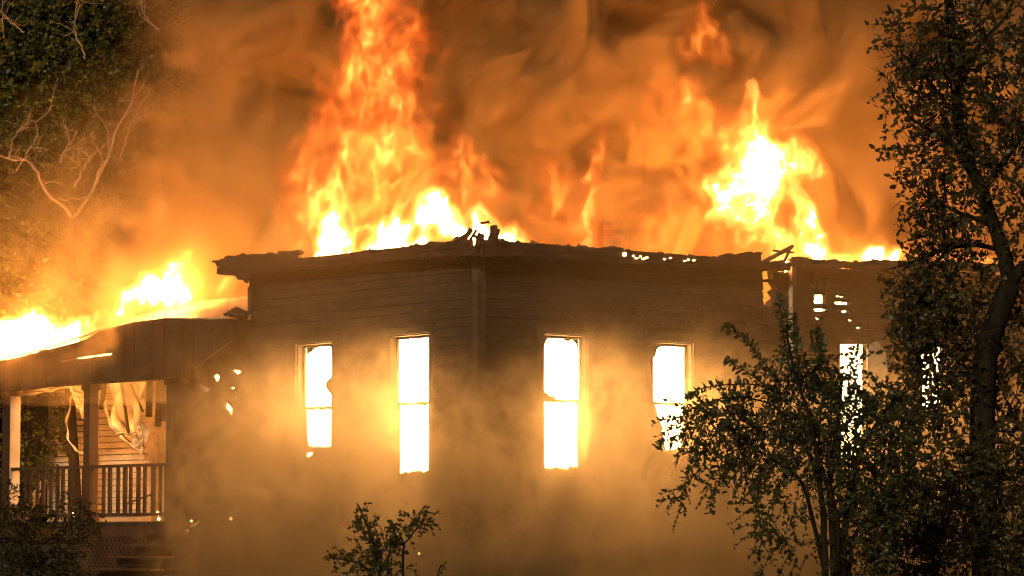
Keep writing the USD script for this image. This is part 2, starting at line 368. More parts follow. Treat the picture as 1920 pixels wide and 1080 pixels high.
for i, (w, side, u0, u1, z0, z1, my, shapes) in enumerate(wins):
    fr = []
    fr.append(wbox(w, u0 - CW, u0, z0 - .0, z1, .0, .034)); fr.append(wbox(w, u1, u1 + CW, z0, z1, .0, .034))
    W_ = obj('window', cat_meshes(fr + [wbox(w, u0 - CW, u1 + CW, z1, z1 + CW, .0, .036)]), M['trim'], H,
             label=('window with a charred ragged shade, left of the left wall', 'tall window filled with fire, right of the left wall', 'window with ragged upper fire shape, left of the right wall', 'window half hidden by the myrtle, right of the right wall')[i])
    obj('head_cap', wbox(w, u0 - CW - .03, u1 + CW + .03, z1 + CW, z1 + CW + .03, .0, .07), M['trim'], W_)
    obj('sill', wbox(w, u0 - CW - .03, u1 + CW + .03, z0 - .05, z0 - .002, -.12, .07), M['trim'], W_)
    for a, b in ((u0, u0 + .022), (u1 - .022, u1)):
        obj('jamb', wbox(w, a, b, z0, z1, -.16, -.001), M['trim'], W_)
    obj('jamb', wbox(w, u0 + .0225, u1 - .0225, z1 - .022, z1, -.16, -.001), M['trim'], W_)
    ins = sbox(u0 + .024, z0 + .001, u1 - .024, z1 - .024)
    zm = w.uz((rect := WIN[i][2])[0][0] + 30, my, -REC)[1]
    st = .035
    up = sbox(ins.bounds[0], zm, ins.bounds[2], ins.bounds[3]); lo = sbox(ins.bounds[0], ins.bounds[1], ins.bounds[2], zm)
    obj('sash', wall_solid(w, up.difference(sbox(up.bounds[0] + st, up.bounds[1] + .016, up.bounds[2] - st, up.bounds[3] - .035)), .03, -REC - .03), M['char_smooth'], W_)
    obj('sash', wall_solid(w, lo.difference(sbox(lo.bounds[0] + st, lo.bounds[1] + .05, lo.bounds[2] - st, lo.bounds[3] - .014)), .03, -REC - .064), M['char_smooth'], W_)
    fire = unary_union([jagged(w.poly(s, -REC - .04), .012, .05, 40 + i * 5 + k) for k, s in enumerate(shapes)])
    rest = ins.difference(fire.buffer(.002))
    rest = unary_union([g for g in getattr(rest, 'geoms', [rest]) if g.area > .0015])
    m = wall_solid(w, rest, .012, -REC - .085)
    if m is not None: obj('charred_shade', m, M['char'], W_)
q = [L.uz(x, y, -.05) for x, y in ((592, 858), (621, 850), (622, 878), (612, 892), (598, 893))]
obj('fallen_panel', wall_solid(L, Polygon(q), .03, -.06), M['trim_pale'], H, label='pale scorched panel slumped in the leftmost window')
q = [L.uz(x, y, -.05) for x, y in ((557, 862), (590, 857), (597, 893), (558, 895))]
obj('fallen_panel', wall_solid(L, Polygon(q), .03, -.065), M['char_smooth'], H)
# shutters: burnt leaves beside the openings, hung flat against the wall
SH = [(L, [(698, 662), (722, 655), (721, 775), (700, 790), (697, 730)]), (R, [(979, 690), (990, 675), (1016, 662), (1016, 795), (1003, 780), (980, 762)]),
      (R, [(981, 793), (1016, 790), (1016, 850), (1000, 862), (983, 880)]), (R, [(1186, 710), (1196, 690), (1219, 672), (1219, 752), (1187, 756)])]
for k, (w, pts) in enumerate(SH):
    p = jagged(w.poly(pts, .05), .006, .06, 70 + k)
    s_ = obj('shutter', wall_solid(w, p, .012, .036), M['trim'], H)
    a, b, c, d = p.bounds; z = b + .02; 
    while z < d:
        q = p.buffer(-.025).intersection(sbox(a, z, c, z + .026))
        q = max(getattr(q, 'geoms', [q]), key=lambda g: g.area) if not q.is_empty else q
        if not q.is_empty and q.area > 4e-4: obj('louvre', wall_solid(w, q, .012, .0485), M['trim'], s_)
        z += .05

# ---- what is left of the roof: eave boards with a burnt upper edge
OH = .38
EDGE_L = [(938, 452), (935, 440), (928, 422), (922, 430), (917, 444), (905, 446), (897, 440), (890, 428), (880, 430), (868, 440), (845, 454), (822, 455), (806, 452), (790, 458), (770, 461), (748, 466), (720, 465), (697, 468), (676, 473), (660, 475), (640, 480), (620, 484), (600, 486), (585, 487), (566, 489), (556, 480), (563, 473), (553, 470), (535, 472), (520, 477), (500, 475), (480, 478), (466, 477), (445, 479), (428, 480), (414, 487), (401, 489)]
BOT_L = [(401, 493), (412, 503), (430, 514), (448, 522), (460, 530), (466, 514), (560, 505), (700, 491), (800, 483), (897, 478)]
p = L.poly(EDGE_L[9:] + BOT_L, OH)
roofL = obj('roof_eave', wall_solid(L, jagged(p, .012, .05, 5).union(p.buffer(-.01)), .05, OH - .05), M['eave'], H, label='burnt left eave, all that is left of the roof there')
EDGE_R = [(868, 440), (880, 432), (888, 428), (893, 436), (900, 445), (912, 445), (918, 440), (923, 424), (929, 424), (934, 440), (943, 452), (960, 455), (990, 456), (1020, 459), (1060, 463), (1083, 463), (1090, 461), (1104, 465), (1130, 467), (1143, 463), (1160, 466), (1180, 471), (1200, 474), (1225, 477), (1250, 479), (1280, 481), (1310, 483), (1340, 484), (1352, 482), (1362, 476), (1380, 477), (1405, 474), (1420, 472), (1428, 478)]
BOT_R = [(1428, 496), (1300, 497), (1200, 493), (1100, 488), (1000, 483), (897, 478), (880, 478)]
p = R.poly([(905, 452)] + EDGE_R[10:] + BOT_R[:5] + [(905, 479)], OH)
roofR = obj('roof_eave', wall_solid(R, jagged(p, .012, .05, 6).union(p.buffer(-.01)), .05, OH - .05), M['eave'], H, label='burnt right eave, all that is left of the roof there')
for w, e, rf in ((L, LE + .35, roofL), (R, RE - .35, roofR)):
    obj('soffit', wbox(w, -.30, e, WT - .005, WT + .015, -.02, OH - .052), M['char_smooth'], rf)
    obj('fascia', wbox(w, -.34, e - .05, WT - .0, WT + .10, OH - .002, OH + .022), M['eave'], rf)
    u = .3                                  # stubs of the burnt rafters
    while u < e:
        hh = random.uniform(.05, .22)
        obj('rafter_stub', bar(w.pt(u, WT + .03, OH - .1), w.pt(u + random.uniform(-.05, .05), WT + .03 + hh * .45, OH - .1 - hh), .045, .12), M['char'], rf)
        u += .61
# splintered hip at the corner
hipm = []
cor = at_y(897, 445, -.35)
for a, b, wd in (((868, 452), (884, 430), .10), ((880, 452), (893, 432), .06), ((886, 440), (905, 452), .05), ((905, 450), (897, 436), .04), ((925, 452), (926, 424), .09), ((930, 452), (934, 430), .05), ((916, 450), (923, 436), .05), ((938, 455), (944, 447), .04), ((900, 419), (917, 416), .03), ((850, 455), (880, 437), .06), ((895, 470), (902, 440), .10)):
    obj('roof_splinter', bar(at_y(*a, -.33), at_y(*b, -.30 + random.uniform(-.1, .1)), wd, wd * .6, random.uniform(0, 1)), M['char'], H)
rr = random.Random(3)
for k in range(60):                         # curled char along the edges
    w, e = (L, EDGE_L[9:]) if rr.random() < .4 else (R, EDGE_R[10:])
    j = rr.randrange(len(e) - 1); t = rr.random(); px = e[j][0] + (e[j + 1][0] - e[j][0]) * t; py = e[j][1] + (e[j + 1][1] - e[j][1]) * t
    u, z = w.uz(px, py + 1.5, OH - .03)
    obj('char_flake', blob_mesh(w.pt(u, z, OH - .03), (.05 * rr.uniform(.5, 1.3), .04, .03 * rr.uniform(.5, 1.6)), k, .5, 1), M['char'], H)

# ---- right corner post and the wing beyond
Rw = Wall(R.pt(0, 0, .12)[:2], 40, -50)
pu0, pu1 = Rw.U(1484, .0, 600), Rw.U(1512, .0, 600)
ptop = Rw.uz(1495, 482)[1]
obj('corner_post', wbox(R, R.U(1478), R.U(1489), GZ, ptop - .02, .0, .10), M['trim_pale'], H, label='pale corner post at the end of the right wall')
obj('corner_post', wbox(Rw, pu0 + .05, pu1, GZ, ptop, -.05, .06), M['char_smooth'], H, label='dark charred corner post of the wing')
WG = [[(1525, 553), (1550, 552), (1550, 569), (1526, 570)], [(1525, 579), (1545, 577), (1556, 582), (1540, 585), (1527, 584)], [(1565, 565), (1596, 566), (1596, 573), (1567, 571)], [(1577, 582), (1595, 582), (1594, 587), (1578, 586)],
      [(1527, 593), (1545, 596), (1540, 601), (1530, 599)], [(1590, 598), (1606, 600), (1600, 604), (1592, 602)], [(1520, 510), (1522, 505), (1524, 508), (1521, 514)], [(1517, 530), (1524, 524), (1526, 528), (1519, 539)], [(1564, 501), (1598, 501), (1604, 507), (1590, 505)], [(1526, 610), (1538, 612), (1536, 616), (1528, 615)], [(1600, 618), (1616, 612), (1622, 606), (1618, 616), (1606, 622)], [(1608, 590), (1616, 588), (1612, 594)], [(1534, 535), (1537, 525), (1541, 530), (1537, 545)], [(1566, 552), (1590, 556), (1586, 559), (1568, 557)], [(1514, 650), (1520, 655), (1518, 672), (1514, 668)]]
wg_holes = [jagged(Rw.poly(s), .006, .04, 90 + k) for k, s in enumerate(WG)]
door = Rw.poly([(1575, 646), (1625, 646), (1625, 885), (1575, 885)])
wwin = Rw.poly([(1726, 648), (1771, 648), (1771, 775), (1726, 775)])
we = Rw.U(1990); wt = Rw.uz(1600, 494)[1]
wing = sbox(pu1, GZ + .02, we, wt).difference(unary_union(wg_holes + [door, wwin]))
PW = obj('wing_wall', wall_solid(Rw, wing, .1, -.1), M['char'], H, label='charred wing wall with glowing gaps behind the myrtle')
clapboards(Rw, pu1 + .01, we, FZ, wt - .02, [g.buffer(.012) for g in wg_holes] + [door.buffer(.11), wwin.buffer(.1)], PW, M['char_smooth'], seed=4)
a, b, c, d = door.bounds
dr = obj('door_frame', cat_meshes([wbox(Rw, a - .1, a, b, d + .1, 0, .03), wbox(Rw, c, c + .1, b, d + .1, 0, .03), wbox(Rw, a, c, d, d + .1, 0, .03)]), M['trim'], H)
obj('wall_panel', wall_solid(Rw, Rw.poly([(1622, 650), (1640, 640), (1656, 660), (1660, 700), (1648, 730), (1622, 745)]), .02, .032), M['trim_pale'], H)
a, b, c, d = wwin.bounds
ww = obj('window', cat_meshes([wbox(Rw, a - .09, a, b, d + .09, 0, .03), wbox(Rw, c, c + .09, b, d + .09, 0, .03), wbox(Rw, a, c, d, d + .09, 0, .03), wbox(Rw, a - .09, c + .09, b - .05, b, 0, .05)]), M['trim'], H, label='wing window glowing behind the big tree')
obj('sash', wall_solid(Rw, wwin.difference(unary_union([sbox(a + .03, b + .03, (a + c) / 2 - .02, (b + d) / 2 - .02), sbox((a + c) / 2 + .02, b + .03, c - .03, (b + d) / 2 - .02), sbox(a + .03, (b + d) / 2 + .02, (a + c) / 2 - .02, d - .03), sbox((a + c) / 2 + .02, (b + d) / 2 + .02, c - .03, d - .03)])), .03, -.06), M['char_smooth'], ww)
p = Rw.poly([(1486, 484), (1500, 486), (1530, 487), (1562, 488), (1566, 484), (1575, 489), (1600, 491), (1640, 487), (1700, 488), (1760, 490), (1850, 494), (1990, 500), (1990, 512), (1700, 505), (1600, 503), (1486, 500)], .3)
obj('roof_eave', wall_solid(Rw, jagged(p, .008, .05, 8).union(p.buffer(-.01)), .05, .25), M['char'], H, label='burnt eave of the wing')
for a_, b_, wd in (((1430, 492), (1492, 462), .07), ((1424, 496), (1480, 488), .04), ((1465, 500), (1486, 470), .05), ((1450, 470), (1494, 473), .03), ((1440, 500), (1470, 497), .05), ((1524, 560), (1535, 505), .04), ((1548, 560), (1560, 520), .03)):
    q = R if a_[0] < 1500 else Rw
    ua, za = q.uz(*a_, .12); ub, zb = q.uz(*b_, .12)
    obj('roof_splinter', bar(q.pt(ua, za, .12), q.pt(ub, zb, .05), wd, wd * .6, random.uniform(0, 1)), M['char'], H)
# inside partitions, so the rooms are rooms
for w, e in ((L, LE), (R, RE)):
    obj('inner_wall', wbox(w, .9, e, GZ, WT - .9, -3.2, -3.1), M['char'], H)
obj('inner_ceiling', wbox(L, .0, LE, 4.72, 4.76, -3.1, -.125), M['char'], H)
obj('inner_ceiling', wbox(R, .13, RE, 4.77, 4.81, -3.1, -.125), M['char'], H)
obj('inner_ceiling', wbox(Rw, pu1, Rw.U(1900), 4.70, 4.74, -2.6, -.105), M['char'], H)
obj('inner_floor', trimesh.Trimesh(*(lambda m: (m.vertices, m.faces))(cat_meshes([wbox(L, .0, LE, FZ - .1, FZ - .02, -4.5, -.125)])), process=False), M['char'], H)

#@@PORCH
PF = L                                       # the porch front stands in line with the left wall
PB = L.back(2.2)                             # and its back wall 2.2 m behind
deck = PF.uz(240, 978)[1]; rail = PF.uz(240, 870)[1]
p3a, p3b = PF.U(342), PF.U(312); pend = PF.U(-90)
# bay of wall between the main block and the porch, with burnt-through holes
BW = L.back(.25)
bh = [[(392, 706), (401, 698), (409, 702), (414, 708), (408, 716), (398, 716)], [(426, 690), (438, 692), (451, 697), (446, 703), (436, 702)], [(424, 727), (432, 722), (440, 726), (437, 730), (428, 730)], [(431, 737), (446, 747), (441, 752), (433, 744)], [(416, 752), (424, 750), (438, 768), (434, 779), (428, 782), (422, 772), (415, 765)]]
bholes = [jagged(BW.poly(s), .008, .04, 110 + k) for k, s in enumerate(bh)]
bu0, bu1 = LE + .01, BW.U(330); btop = BW.uz(400, 592)[1]
PBAY = obj('wall', wall_solid(BW, sbox(bu0, GZ + .02, bu1, btop).difference(unary_union(bholes)), .1, -.1), M['char_smooth'], H, label='short wall beside the porch with holes burnt through it')
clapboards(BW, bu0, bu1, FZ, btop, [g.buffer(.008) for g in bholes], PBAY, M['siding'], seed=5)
for pts in ([(346, 702), (362, 698), (374, 709), (366, 712), (350, 708)], [(371, 718), (386, 725), (396, 730), (388, 736), (376, 727)], [(440, 775), (450, 770), (455, 783), (446, 788)]):
    obj('peeled_strip', wall_solid(BW, BW.poly(pts, .05), .01, .045), M['trim_pale'], H)
# deck
obj('porch_floor', wbox(PF, p3a - .05, pend, deck - .06, deck, -2.2, .02), M['char_smooth'], H)
n = 0; u = p3a
rim = obj('porch_rim', wbox(PF, p3a - .05, pend, deck - .26, deck - .062, -.06, .0), M['post'], H)
sk = obj('foundation_skirt', wbox(PF, p3a, pend, GZ - .1, deck - .262, -.30, -.26), M['char'], H)
lattice(PF, PF.U(300), PF.U(150), GZ - .02, deck - .262, -.05, sk, M['post'], .12, .03)
# posts
beam_b = lambda px: PF.uz(px, 733 - (px - 20) * 22 / 230)[1]
PZ = (beam_b(20) + beam_b(250)) / 2
for a, b, lab, m in ((5, 33, 'porch post at the left edge, its lit right side painted pale', 'post'), (157, 181, 'middle porch post', 'post'), (312, 342, 'dark corner porch post', 'char_smooth')):
    ua, ub = PF.U(a), PF.U(b); wd = abs(ua - ub) * .48; cx = ua - wd / 2 if ua > ub else ua + wd / 2
    po = obj('porch_post', wbox(PF, cx - wd / 2, cx + wd / 2, deck, PZ, -wd * .9, .0), M[m], H, label=lab)
    obj('post_cap', wbox(PF, cx - wd / 2 - .03, cx + wd / 2 + .03, PZ - .1, PZ - .002, -wd * .9 - .03, .03), M[m], po)
    obj('post_foot', wbox(PF, cx - wd / 2 - .02, cx + wd / 2 + .02, deck + .001, deck + .16, -wd * .9 - .02, .02), M[m], po)
    if a < 10: obj('painted_lit_edge', wbox(PF, cx - wd / 2 - .012, cx - wd / 2 - .0005, deck + .3, PZ - .12, -wd * .88, -.01), M['trim_pale'], po)  # cream strip paints the firelit right side of this post
# railing
RL = obj('porch_railing', wbox(PF, p3b, pend, rail - .05, rail, -.11, -.03), M['post'], H)
obj('bottom_rail', wbox(PF, p3b, pend, deck + .09, deck + .14, -.09, -.05), M['post'], RL)
u = p3b + .09; k = 0
while u < pend:
    if not any(PF.U(b) - .02 < u < PF.U(a) + .02 for a, b in ((157, 181), (5, 33))):
        wd = (.075, .05, .085, .06)[k % 4]
        obj('baluster', wbox(PF, u - wd / 2, u + wd / 2, deck + .141, rail - .051, -.09, -.05), M['baluster'], RL)
    u += .205 + .02 * ((k * 7) % 5 - 2); k += 1
# back wall of the porch
bk0 = PB.U(296); bk1 = PB.U(98); bz = PB.uz(200, 690)[1]
PBW = obj('wall', wbox(PB, LE, bk1, deck - .3, bz + .3, -.1, .0), M['char'], H, label='cream siding wall at the back of the porch')
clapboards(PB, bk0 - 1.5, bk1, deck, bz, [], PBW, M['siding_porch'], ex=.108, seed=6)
obj('corner_board', wbox(PB, bk1, bk1 + .09, deck, bz, -.09, .03), M['trim_pale'], H)
for a, b, pz in ((281, 300, 860), (301, 312, 860)):
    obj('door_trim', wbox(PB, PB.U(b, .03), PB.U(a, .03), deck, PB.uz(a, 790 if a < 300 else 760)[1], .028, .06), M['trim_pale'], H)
# beam and the dark gable over it
topline = [(-90, 713), (0, 677), (40, 668), (90, 655), (130, 645), (160, 637), (185, 622), (215, 613), (250, 604), (280, 600), (310, 597), (330, 598), (380, 599), (432, 598)]
OF = .30
gb = PF.poly(topline + [(432, 640), (345, 702), (300, 707), (250, 712), (160, 716), (60, 730), (0, 736), (-90, 746)], OF)
slot = PF.poly([(118, 676), (140, 671), (165, 667), (185, 664), (212, 661), (208, 666), (184, 668), (160, 672), (140, 674), (120, 678)], OF)
slot = unary_union([slot])
obj('porch_gable', wall_solid(PF, gb.difference(jagged(slot, .004, .05, 3)), .05, OF - .05), M['char_smooth'], H, label='dark boarded porch gable with a glowing slot')
for k in range(26):                           # boards of the gable
    a, b = -80 + k * 18.5, -80 + (k + 1) * 18.5
    ua, ub = sorted((PF.U(a, OF), PF.U(b, OF)))
    q = gb.buffer(-.02).intersection(sbox(ua + .007, 0, ub - .007, 9)).difference(slot.buffer(.012))
    for g in getattr(q, 'geoms', [q]):
        if g.area > .01: obj('gable_board', wall_solid(PF, g, .014 + .009 * (k * 5 % 3), OF), (M['char'], M['char_smooth'], M['baluster'])[k * 7 % 3], H)
obj('porch_beam', wbox(PF, p3a - .1, pend, PZ, PZ + .22, -.14, -.0), M['char_smooth'], H)
u = p3a
while u < pend:
    obj('ceiling_joist', wbox(PF, u, u + .045, PZ + .221, PZ + .34, -2.2, OF - .08), M['char'], H); u += .61
# the roof sheets above: back slope seen edge-up behind the gable
rs = [(-90, 712), (0, 675), (90, 653), (185, 620), (310, 596), (432, 597), (470, 598)]
rt = [(-90, 690), (0, 655), (90, 640), (190, 612), (240, 596), (300, 578), (350, 567), (420, 560), (470, 556)]
def sheet(lo, hi, n, y_lo, y_hi):
    def row(c, w, off): 
        c = np.array(c, float); x = np.linspace(-90, 470, n); y = np.interp(x, c[:, 0], c[:, 1]); return np.array([w.pt(*w.uz(a, b, off), off) for a, b in zip(x, y)])
    a, b = row(lo, PF, y_lo), row(hi, PF, y_hi); return a, b
a, b = sheet(rs, rt, 29, OF - .06, OF - 1.1)
for k in range(28):
    q = np.array([a[k], a[k + 1], b[k + 1], b[k]]); q[:, 2] += .004 * (k % 2); d_ = np.array([0, 0, -.02])
    gapk = (q[1] - q[0]) * .012; q[0] += gapk; q[3] += gapk; q[1] -= gapk; q[2] -= gapk
    V = np.vstack([q, q + d_]); Fq = [(0, 1, 2), (0, 2, 3), (6, 5, 4), (7, 6, 4), (0, 4, 5), (0, 5, 1), (1, 5, 6), (1, 6, 2), (2, 6, 7), (2, 7, 3), (3, 7, 4), (3, 4, 0)]
    if k == 0: PR_ = obj('porch_roof', (V, Fq), M['metal_roof'], H, label='warped tan roof sheets of the porch')
    else: obj('roof_sheet', (V, Fq), M['metal_roof'], PR_)
for a_, b_, wd in (((428, 588), (462, 592), .09), ((436, 580), (452, 600), .07), ((442, 578), (466, 588), .06), ((420, 590), (450, 586), .04)):
    obj('roof_splinter', bar(PF.pt(*PF.uz(*a_, OF + .05), OF + .05), PF.pt(*PF.uz(*b_, OF), OF), wd, wd * .6, random.random()), M['char'], H)
# melted strips hanging in the porch
HG = PF.back(1.2)
def ribbon(pts, wd, name='hanging_strip', m='vinyl', w=HG, n=26, tw=2.0, th=.006):
    q = spline([w.uz(x, y) for x, y in pts], n); V = []
    for i, (u_, z_) in enumerate(q):
        p_ = w.pt(u_, z_, .05 * math.sin(i * .5)); ang = .5 * math.sin(i * tw / n * 3)
        s_ = (w.u * math.cos(ang) + w.n * math.sin(ang)) * wd / 2
        t_ = q[min(i + 1, n - 1)] - q[max(i - 1, 0)]; t_ /= np.linalg.norm(t_) + 1e-9
        s_ = s_ * abs(t_[1]) + np.array([0, 0, 1]) * (wd / 2) * t_[0] * -1
        nn = w.n * th
        V += [p_ - s_, p_ + s_, p_ + s_ + nn, p_ - s_ + nn]
    F_ = []
    for i in range(n - 1):
        o = i * 4
        for k in range(4):
            a2, b2 = o + k, o + (k + 1) % 4; F_ += [(a2, b2, b2 + 4), (a2, b2 + 4, a2 + 4)]
    F_ += [(0, 2, 1), (0, 3, 2), (4 * n - 4, 4 * n - 3, 4 * n - 2), (4 * n - 4, 4 * n - 2, 4 * n - 1)]
    return obj(name, (np.array(V), F_), M[m], H)
def hanging_sheet(le, ri, name, m, seed, amp=.05, n=22, k=14, w=HG):
    a = spline([w.uz(x, y) for x, y in le], n); b = spline([w.uz(x, y) for x, y in ri], n); r = np.random.default_rng(seed); V = []
    for i in range(n):
        for j in range(k):
            t = j / (k - 1); u_, z_ = a[i] * (1 - t) + b[i] * t
            o = amp * (math.sin(t * 9 + i * .35 + seed) + .6 * math.sin(t * 17 - i * .5)) + amp * 1.5 * (meshkit.noise(np.array([t * 4, i * .35, seed])) - .5)
            V.append(w.pt(u_, z_ + .012 * math.sin(t * 8 + i), o))
    V = np.array(V); q = np.arange(n * k).reshape(n, k); F_ = np.stack([q[:-1, :-1], q[1:, :-1], q[1:, 1:], q[:-1, 1:]], -1).reshape(-1, 4)
    F_ = np.vstack([F_[:, :3], F_[:, [0, 2, 3]]]); V2 = V + w.n * .004
    return obj(name, (np.vstack([V, V2]), np.vstack([F_, F_[:, ::-1] + len(V)])), M[m], H, smooth=True)
def rope(pts, r0, m='vinyl', w=HG, off=.06, name='hanging_strip'):
    q = spline([w.uz(x, y) for x, y in pts], 24)
    return obj(name, tube([w.pt(u_, z_, off + .015 * math.sin(i)) for i, (u_, z_) in enumerate(q)], r0 * (.8 + .35 * np.sin(np.arange(24) * 1.1)), 7), M[m], H, smooth=True)
hanging_sheet([(28, 736), (50, 733), (90, 726), (118, 722)], [(28, 742), (50, 742), (90, 736), (118, 733)], 'hanging_sheet', 'vinyl', 1, .02)
hanging_sheet([(108, 722), (126, 733), (142, 748), (153, 778)], [(160, 716), (161, 735), (162, 760), (162, 792)], 'hanging_sheet', 'vinyl', 2, .05)
rope([(142, 742), (136, 765), (131, 798), (134, 822), (146, 842), (160, 850)], .022)
hanging_sheet([(203, 716), (208, 752), (216, 790), (234, 822), (252, 836)], [(268, 718), (271, 755), (272, 800), (270, 830), (266, 852)], 'hanging_sheet', 'vinyl', 3, .06)
rope([(203, 752), (208, 785), (220, 806), (238, 824), (256, 838), (268, 846)], .03)
rope([(222, 818), (236, 812), (250, 814), (262, 808), (269, 822), (262, 838), (248, 834)], .026)
rope([(266, 800), (271, 825), (268, 862)], .024)
for a_, b_, wd in (((228, 716), (241, 812), .075), ((245, 720), (268, 772), .05), ((196, 714), (190, 768), .11), ((281, 706), (279, 782), .12), ((300, 704), (296, 800), .13), ((308, 706), (306, 790), .09)):
    obj('charred_strip', bar(HG.pt(*HG.uz(*a_, .14), .14), HG.pt(*HG.uz(*b_, .12), .12), wd, .02, .4), M['char'], H)
obj('fallen_board', bar(PF.pt(*PF.uz(235, 945, -.3), -.3), PF.pt(*PF.uz(290, 925, -.3), -.3), .04, .02), M['char'], H)
obj('fallen_board', bar(PF.pt(*PF.uz(45, 960, -.4), -.4), PF.pt(*PF.uz(82, 900, -.5), -.5), .10, .02), M['trim_pale'], H)
obj('fallen_board', bar(PF.pt(*PF.uz(40, 985, -.5), -.5), PF.pt(*PF.uz(72, 925, -.6), -.6), .16, .02), M['vinyl'], H)
# steps
ST = obj('porch_steps', wbox(PF, PF.U(355), PF.U(225), GZ, GZ + .10, .02, .5), M['char_smooth'], H)
nst = 4
for k in range(nst):
    z = GZ + (deck - .05 - GZ) * (k + 1) / (nst + .6); o = .75 - .19 * k
    obj('tread', wbox(PF, PF.U(358) , PF.U(296 - 14 * (nst - k)), z - .035, z, o - .27, o), M['post'], ST)
    obj('riser', wbox(PF, PF.U(358), PF.U(296 - 14 * (nst - k)), z - .16, z - .036, o - .26, o - .24), M['char_smooth'], ST)
a, b = PF.uz(365, 990, .45); 
obj('newel_post', wbox(PF, PF.U(371, .5), PF.U(360, .5), GZ, PF.uz(365, 988, .5)[1], .46, .54), M['post'], H)
obj('stair_rail', bar(PF.pt(PF.U(352, .5), PF.uz(352, 997, .5)[1], .50), PF.pt(PF.U(376, .1), PF.uz(376, 978, .1)[1], .1), .05, .03), M['trim_pale'], H)

#@@CHIMNEY
c0 = at_y(1172, 460, 8.8); ct = at_y(1172, 257, 8.8)[2]; hw = 43 / FPX * 53.8
ch = thing('chimney', 'tall sooty brick chimney half lost in the smoke behind the right eave', 'chimney', (c0[0], 8.8, GZ))
def cbox(x, y, z0, z1, hx, hy):
    m = trimesh.creation.box((2 * hx, 2 * hy, z1 - z0)); m.apply_translation((x, y, (z0 + z1) / 2)); return m
obj('stack', cbox(c0[0], 9.15, GZ, ct - .18, hw - .03, .35), M['brick'], ch)
obj('corbel', cat_meshes([cbox(c0[0], 9.15, ct - .18, ct - .10, hw - .005, .38), cbox(c0[0], 9.15, ct - .10, ct, hw + .01, .41)]), M['brick'], ch)

#@@FIRE
def yL(x): return np.where(np.asarray(x) < CX, (CX - np.asarray(x)) * math.tan(math.radians(50)), (np.asarray(x) - CX) * math.tan(math.radians(40)))
FA = [[(640, 486, 38, 1.3), (632, 430, 40, 1.6), (630, 395, 30, 1.3), (640, 362, 22, .9)], [(556, 488, 14, .9), (610, 472, 30, 1.2), (680, 470, 34, 1.2)],
      [(700, 470, 44, 1.3), (735, 455, 56, 1.9), (745, 420, 44, 1.3), (748, 380, 24, .8)], [(860, 450, 40, 1.9), (820, 420, 48, 1.8), (800, 380, 38, 1.3), (785, 345, 28, .9), (740, 338, 24, .85)],
      [(905, 440, 40, 1.9), (880, 405, 34, 1.6), (862, 378, 20, 1.1), (855, 345, 14, .6)], [(915, 440, 32, 1.5), (945, 428, 30, 1.2), (975, 445, 20, 1.0), (1005, 456, 10, .7)],
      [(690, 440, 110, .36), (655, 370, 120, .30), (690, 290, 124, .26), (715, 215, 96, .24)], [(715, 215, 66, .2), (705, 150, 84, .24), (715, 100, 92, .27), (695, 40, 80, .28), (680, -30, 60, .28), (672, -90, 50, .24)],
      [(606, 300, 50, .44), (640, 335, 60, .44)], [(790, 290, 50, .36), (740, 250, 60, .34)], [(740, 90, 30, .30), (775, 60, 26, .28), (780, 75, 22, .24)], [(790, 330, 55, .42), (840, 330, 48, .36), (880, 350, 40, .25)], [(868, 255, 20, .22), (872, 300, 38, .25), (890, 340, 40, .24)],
      [(545, 490, 12, .8), (640, 482, 24, 1.0), (720, 470, 28, 1.1), (800, 460, 30, 1.2), (870, 445, 30, 1.3), (940, 450, 22, 1.1), (1000, 458, 12, .8)], [(680, 430, 36, .5)], [(600, 440, 28, .8), (606, 390, 26, .7)], [(770, 350, 38, .75), (830, 335, 30, .65)]]
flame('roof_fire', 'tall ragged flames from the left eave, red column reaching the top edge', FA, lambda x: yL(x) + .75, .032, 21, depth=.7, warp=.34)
FB = [[(1000, 462, 13, .95), (1060, 468, 14, .95), (1110, 472, 12, .8)], [(1100, 468, 30, .85), (1096, 400, 30, .75), (1100, 340, 28, .58), (1112, 280, 22, .5), (1126, 205, 13, .4)], [(1000, 430, 44, .08), (1060, 420, 60, .1), (1040, 340, 40, .06)]]  # the last, weakest tongue stands in for the glow of flame-lit smoke
flame('roof_fire', 'thin orange flame climbing the left side of the chimney, with a faint painted smoke glow beside it', FB, lambda x: yL(x) + 1.3, .045, 33, depth=.8, core=None, warp=.25)
FB2 = [[(1200, 482, 10, .8), (1220, 474, 12, .8), (1216, 460, 8, .5), (1208, 450, 4, .3)], [(1255, 482, 7, .5), (1285, 486, 6, .4)]]
flame('roof_fire', 'small licking flame on the right eave between chimney and gap', FB2, lambda x: yL(x) + .5, .03, 35, depth=.9, core=None, warp=.15)
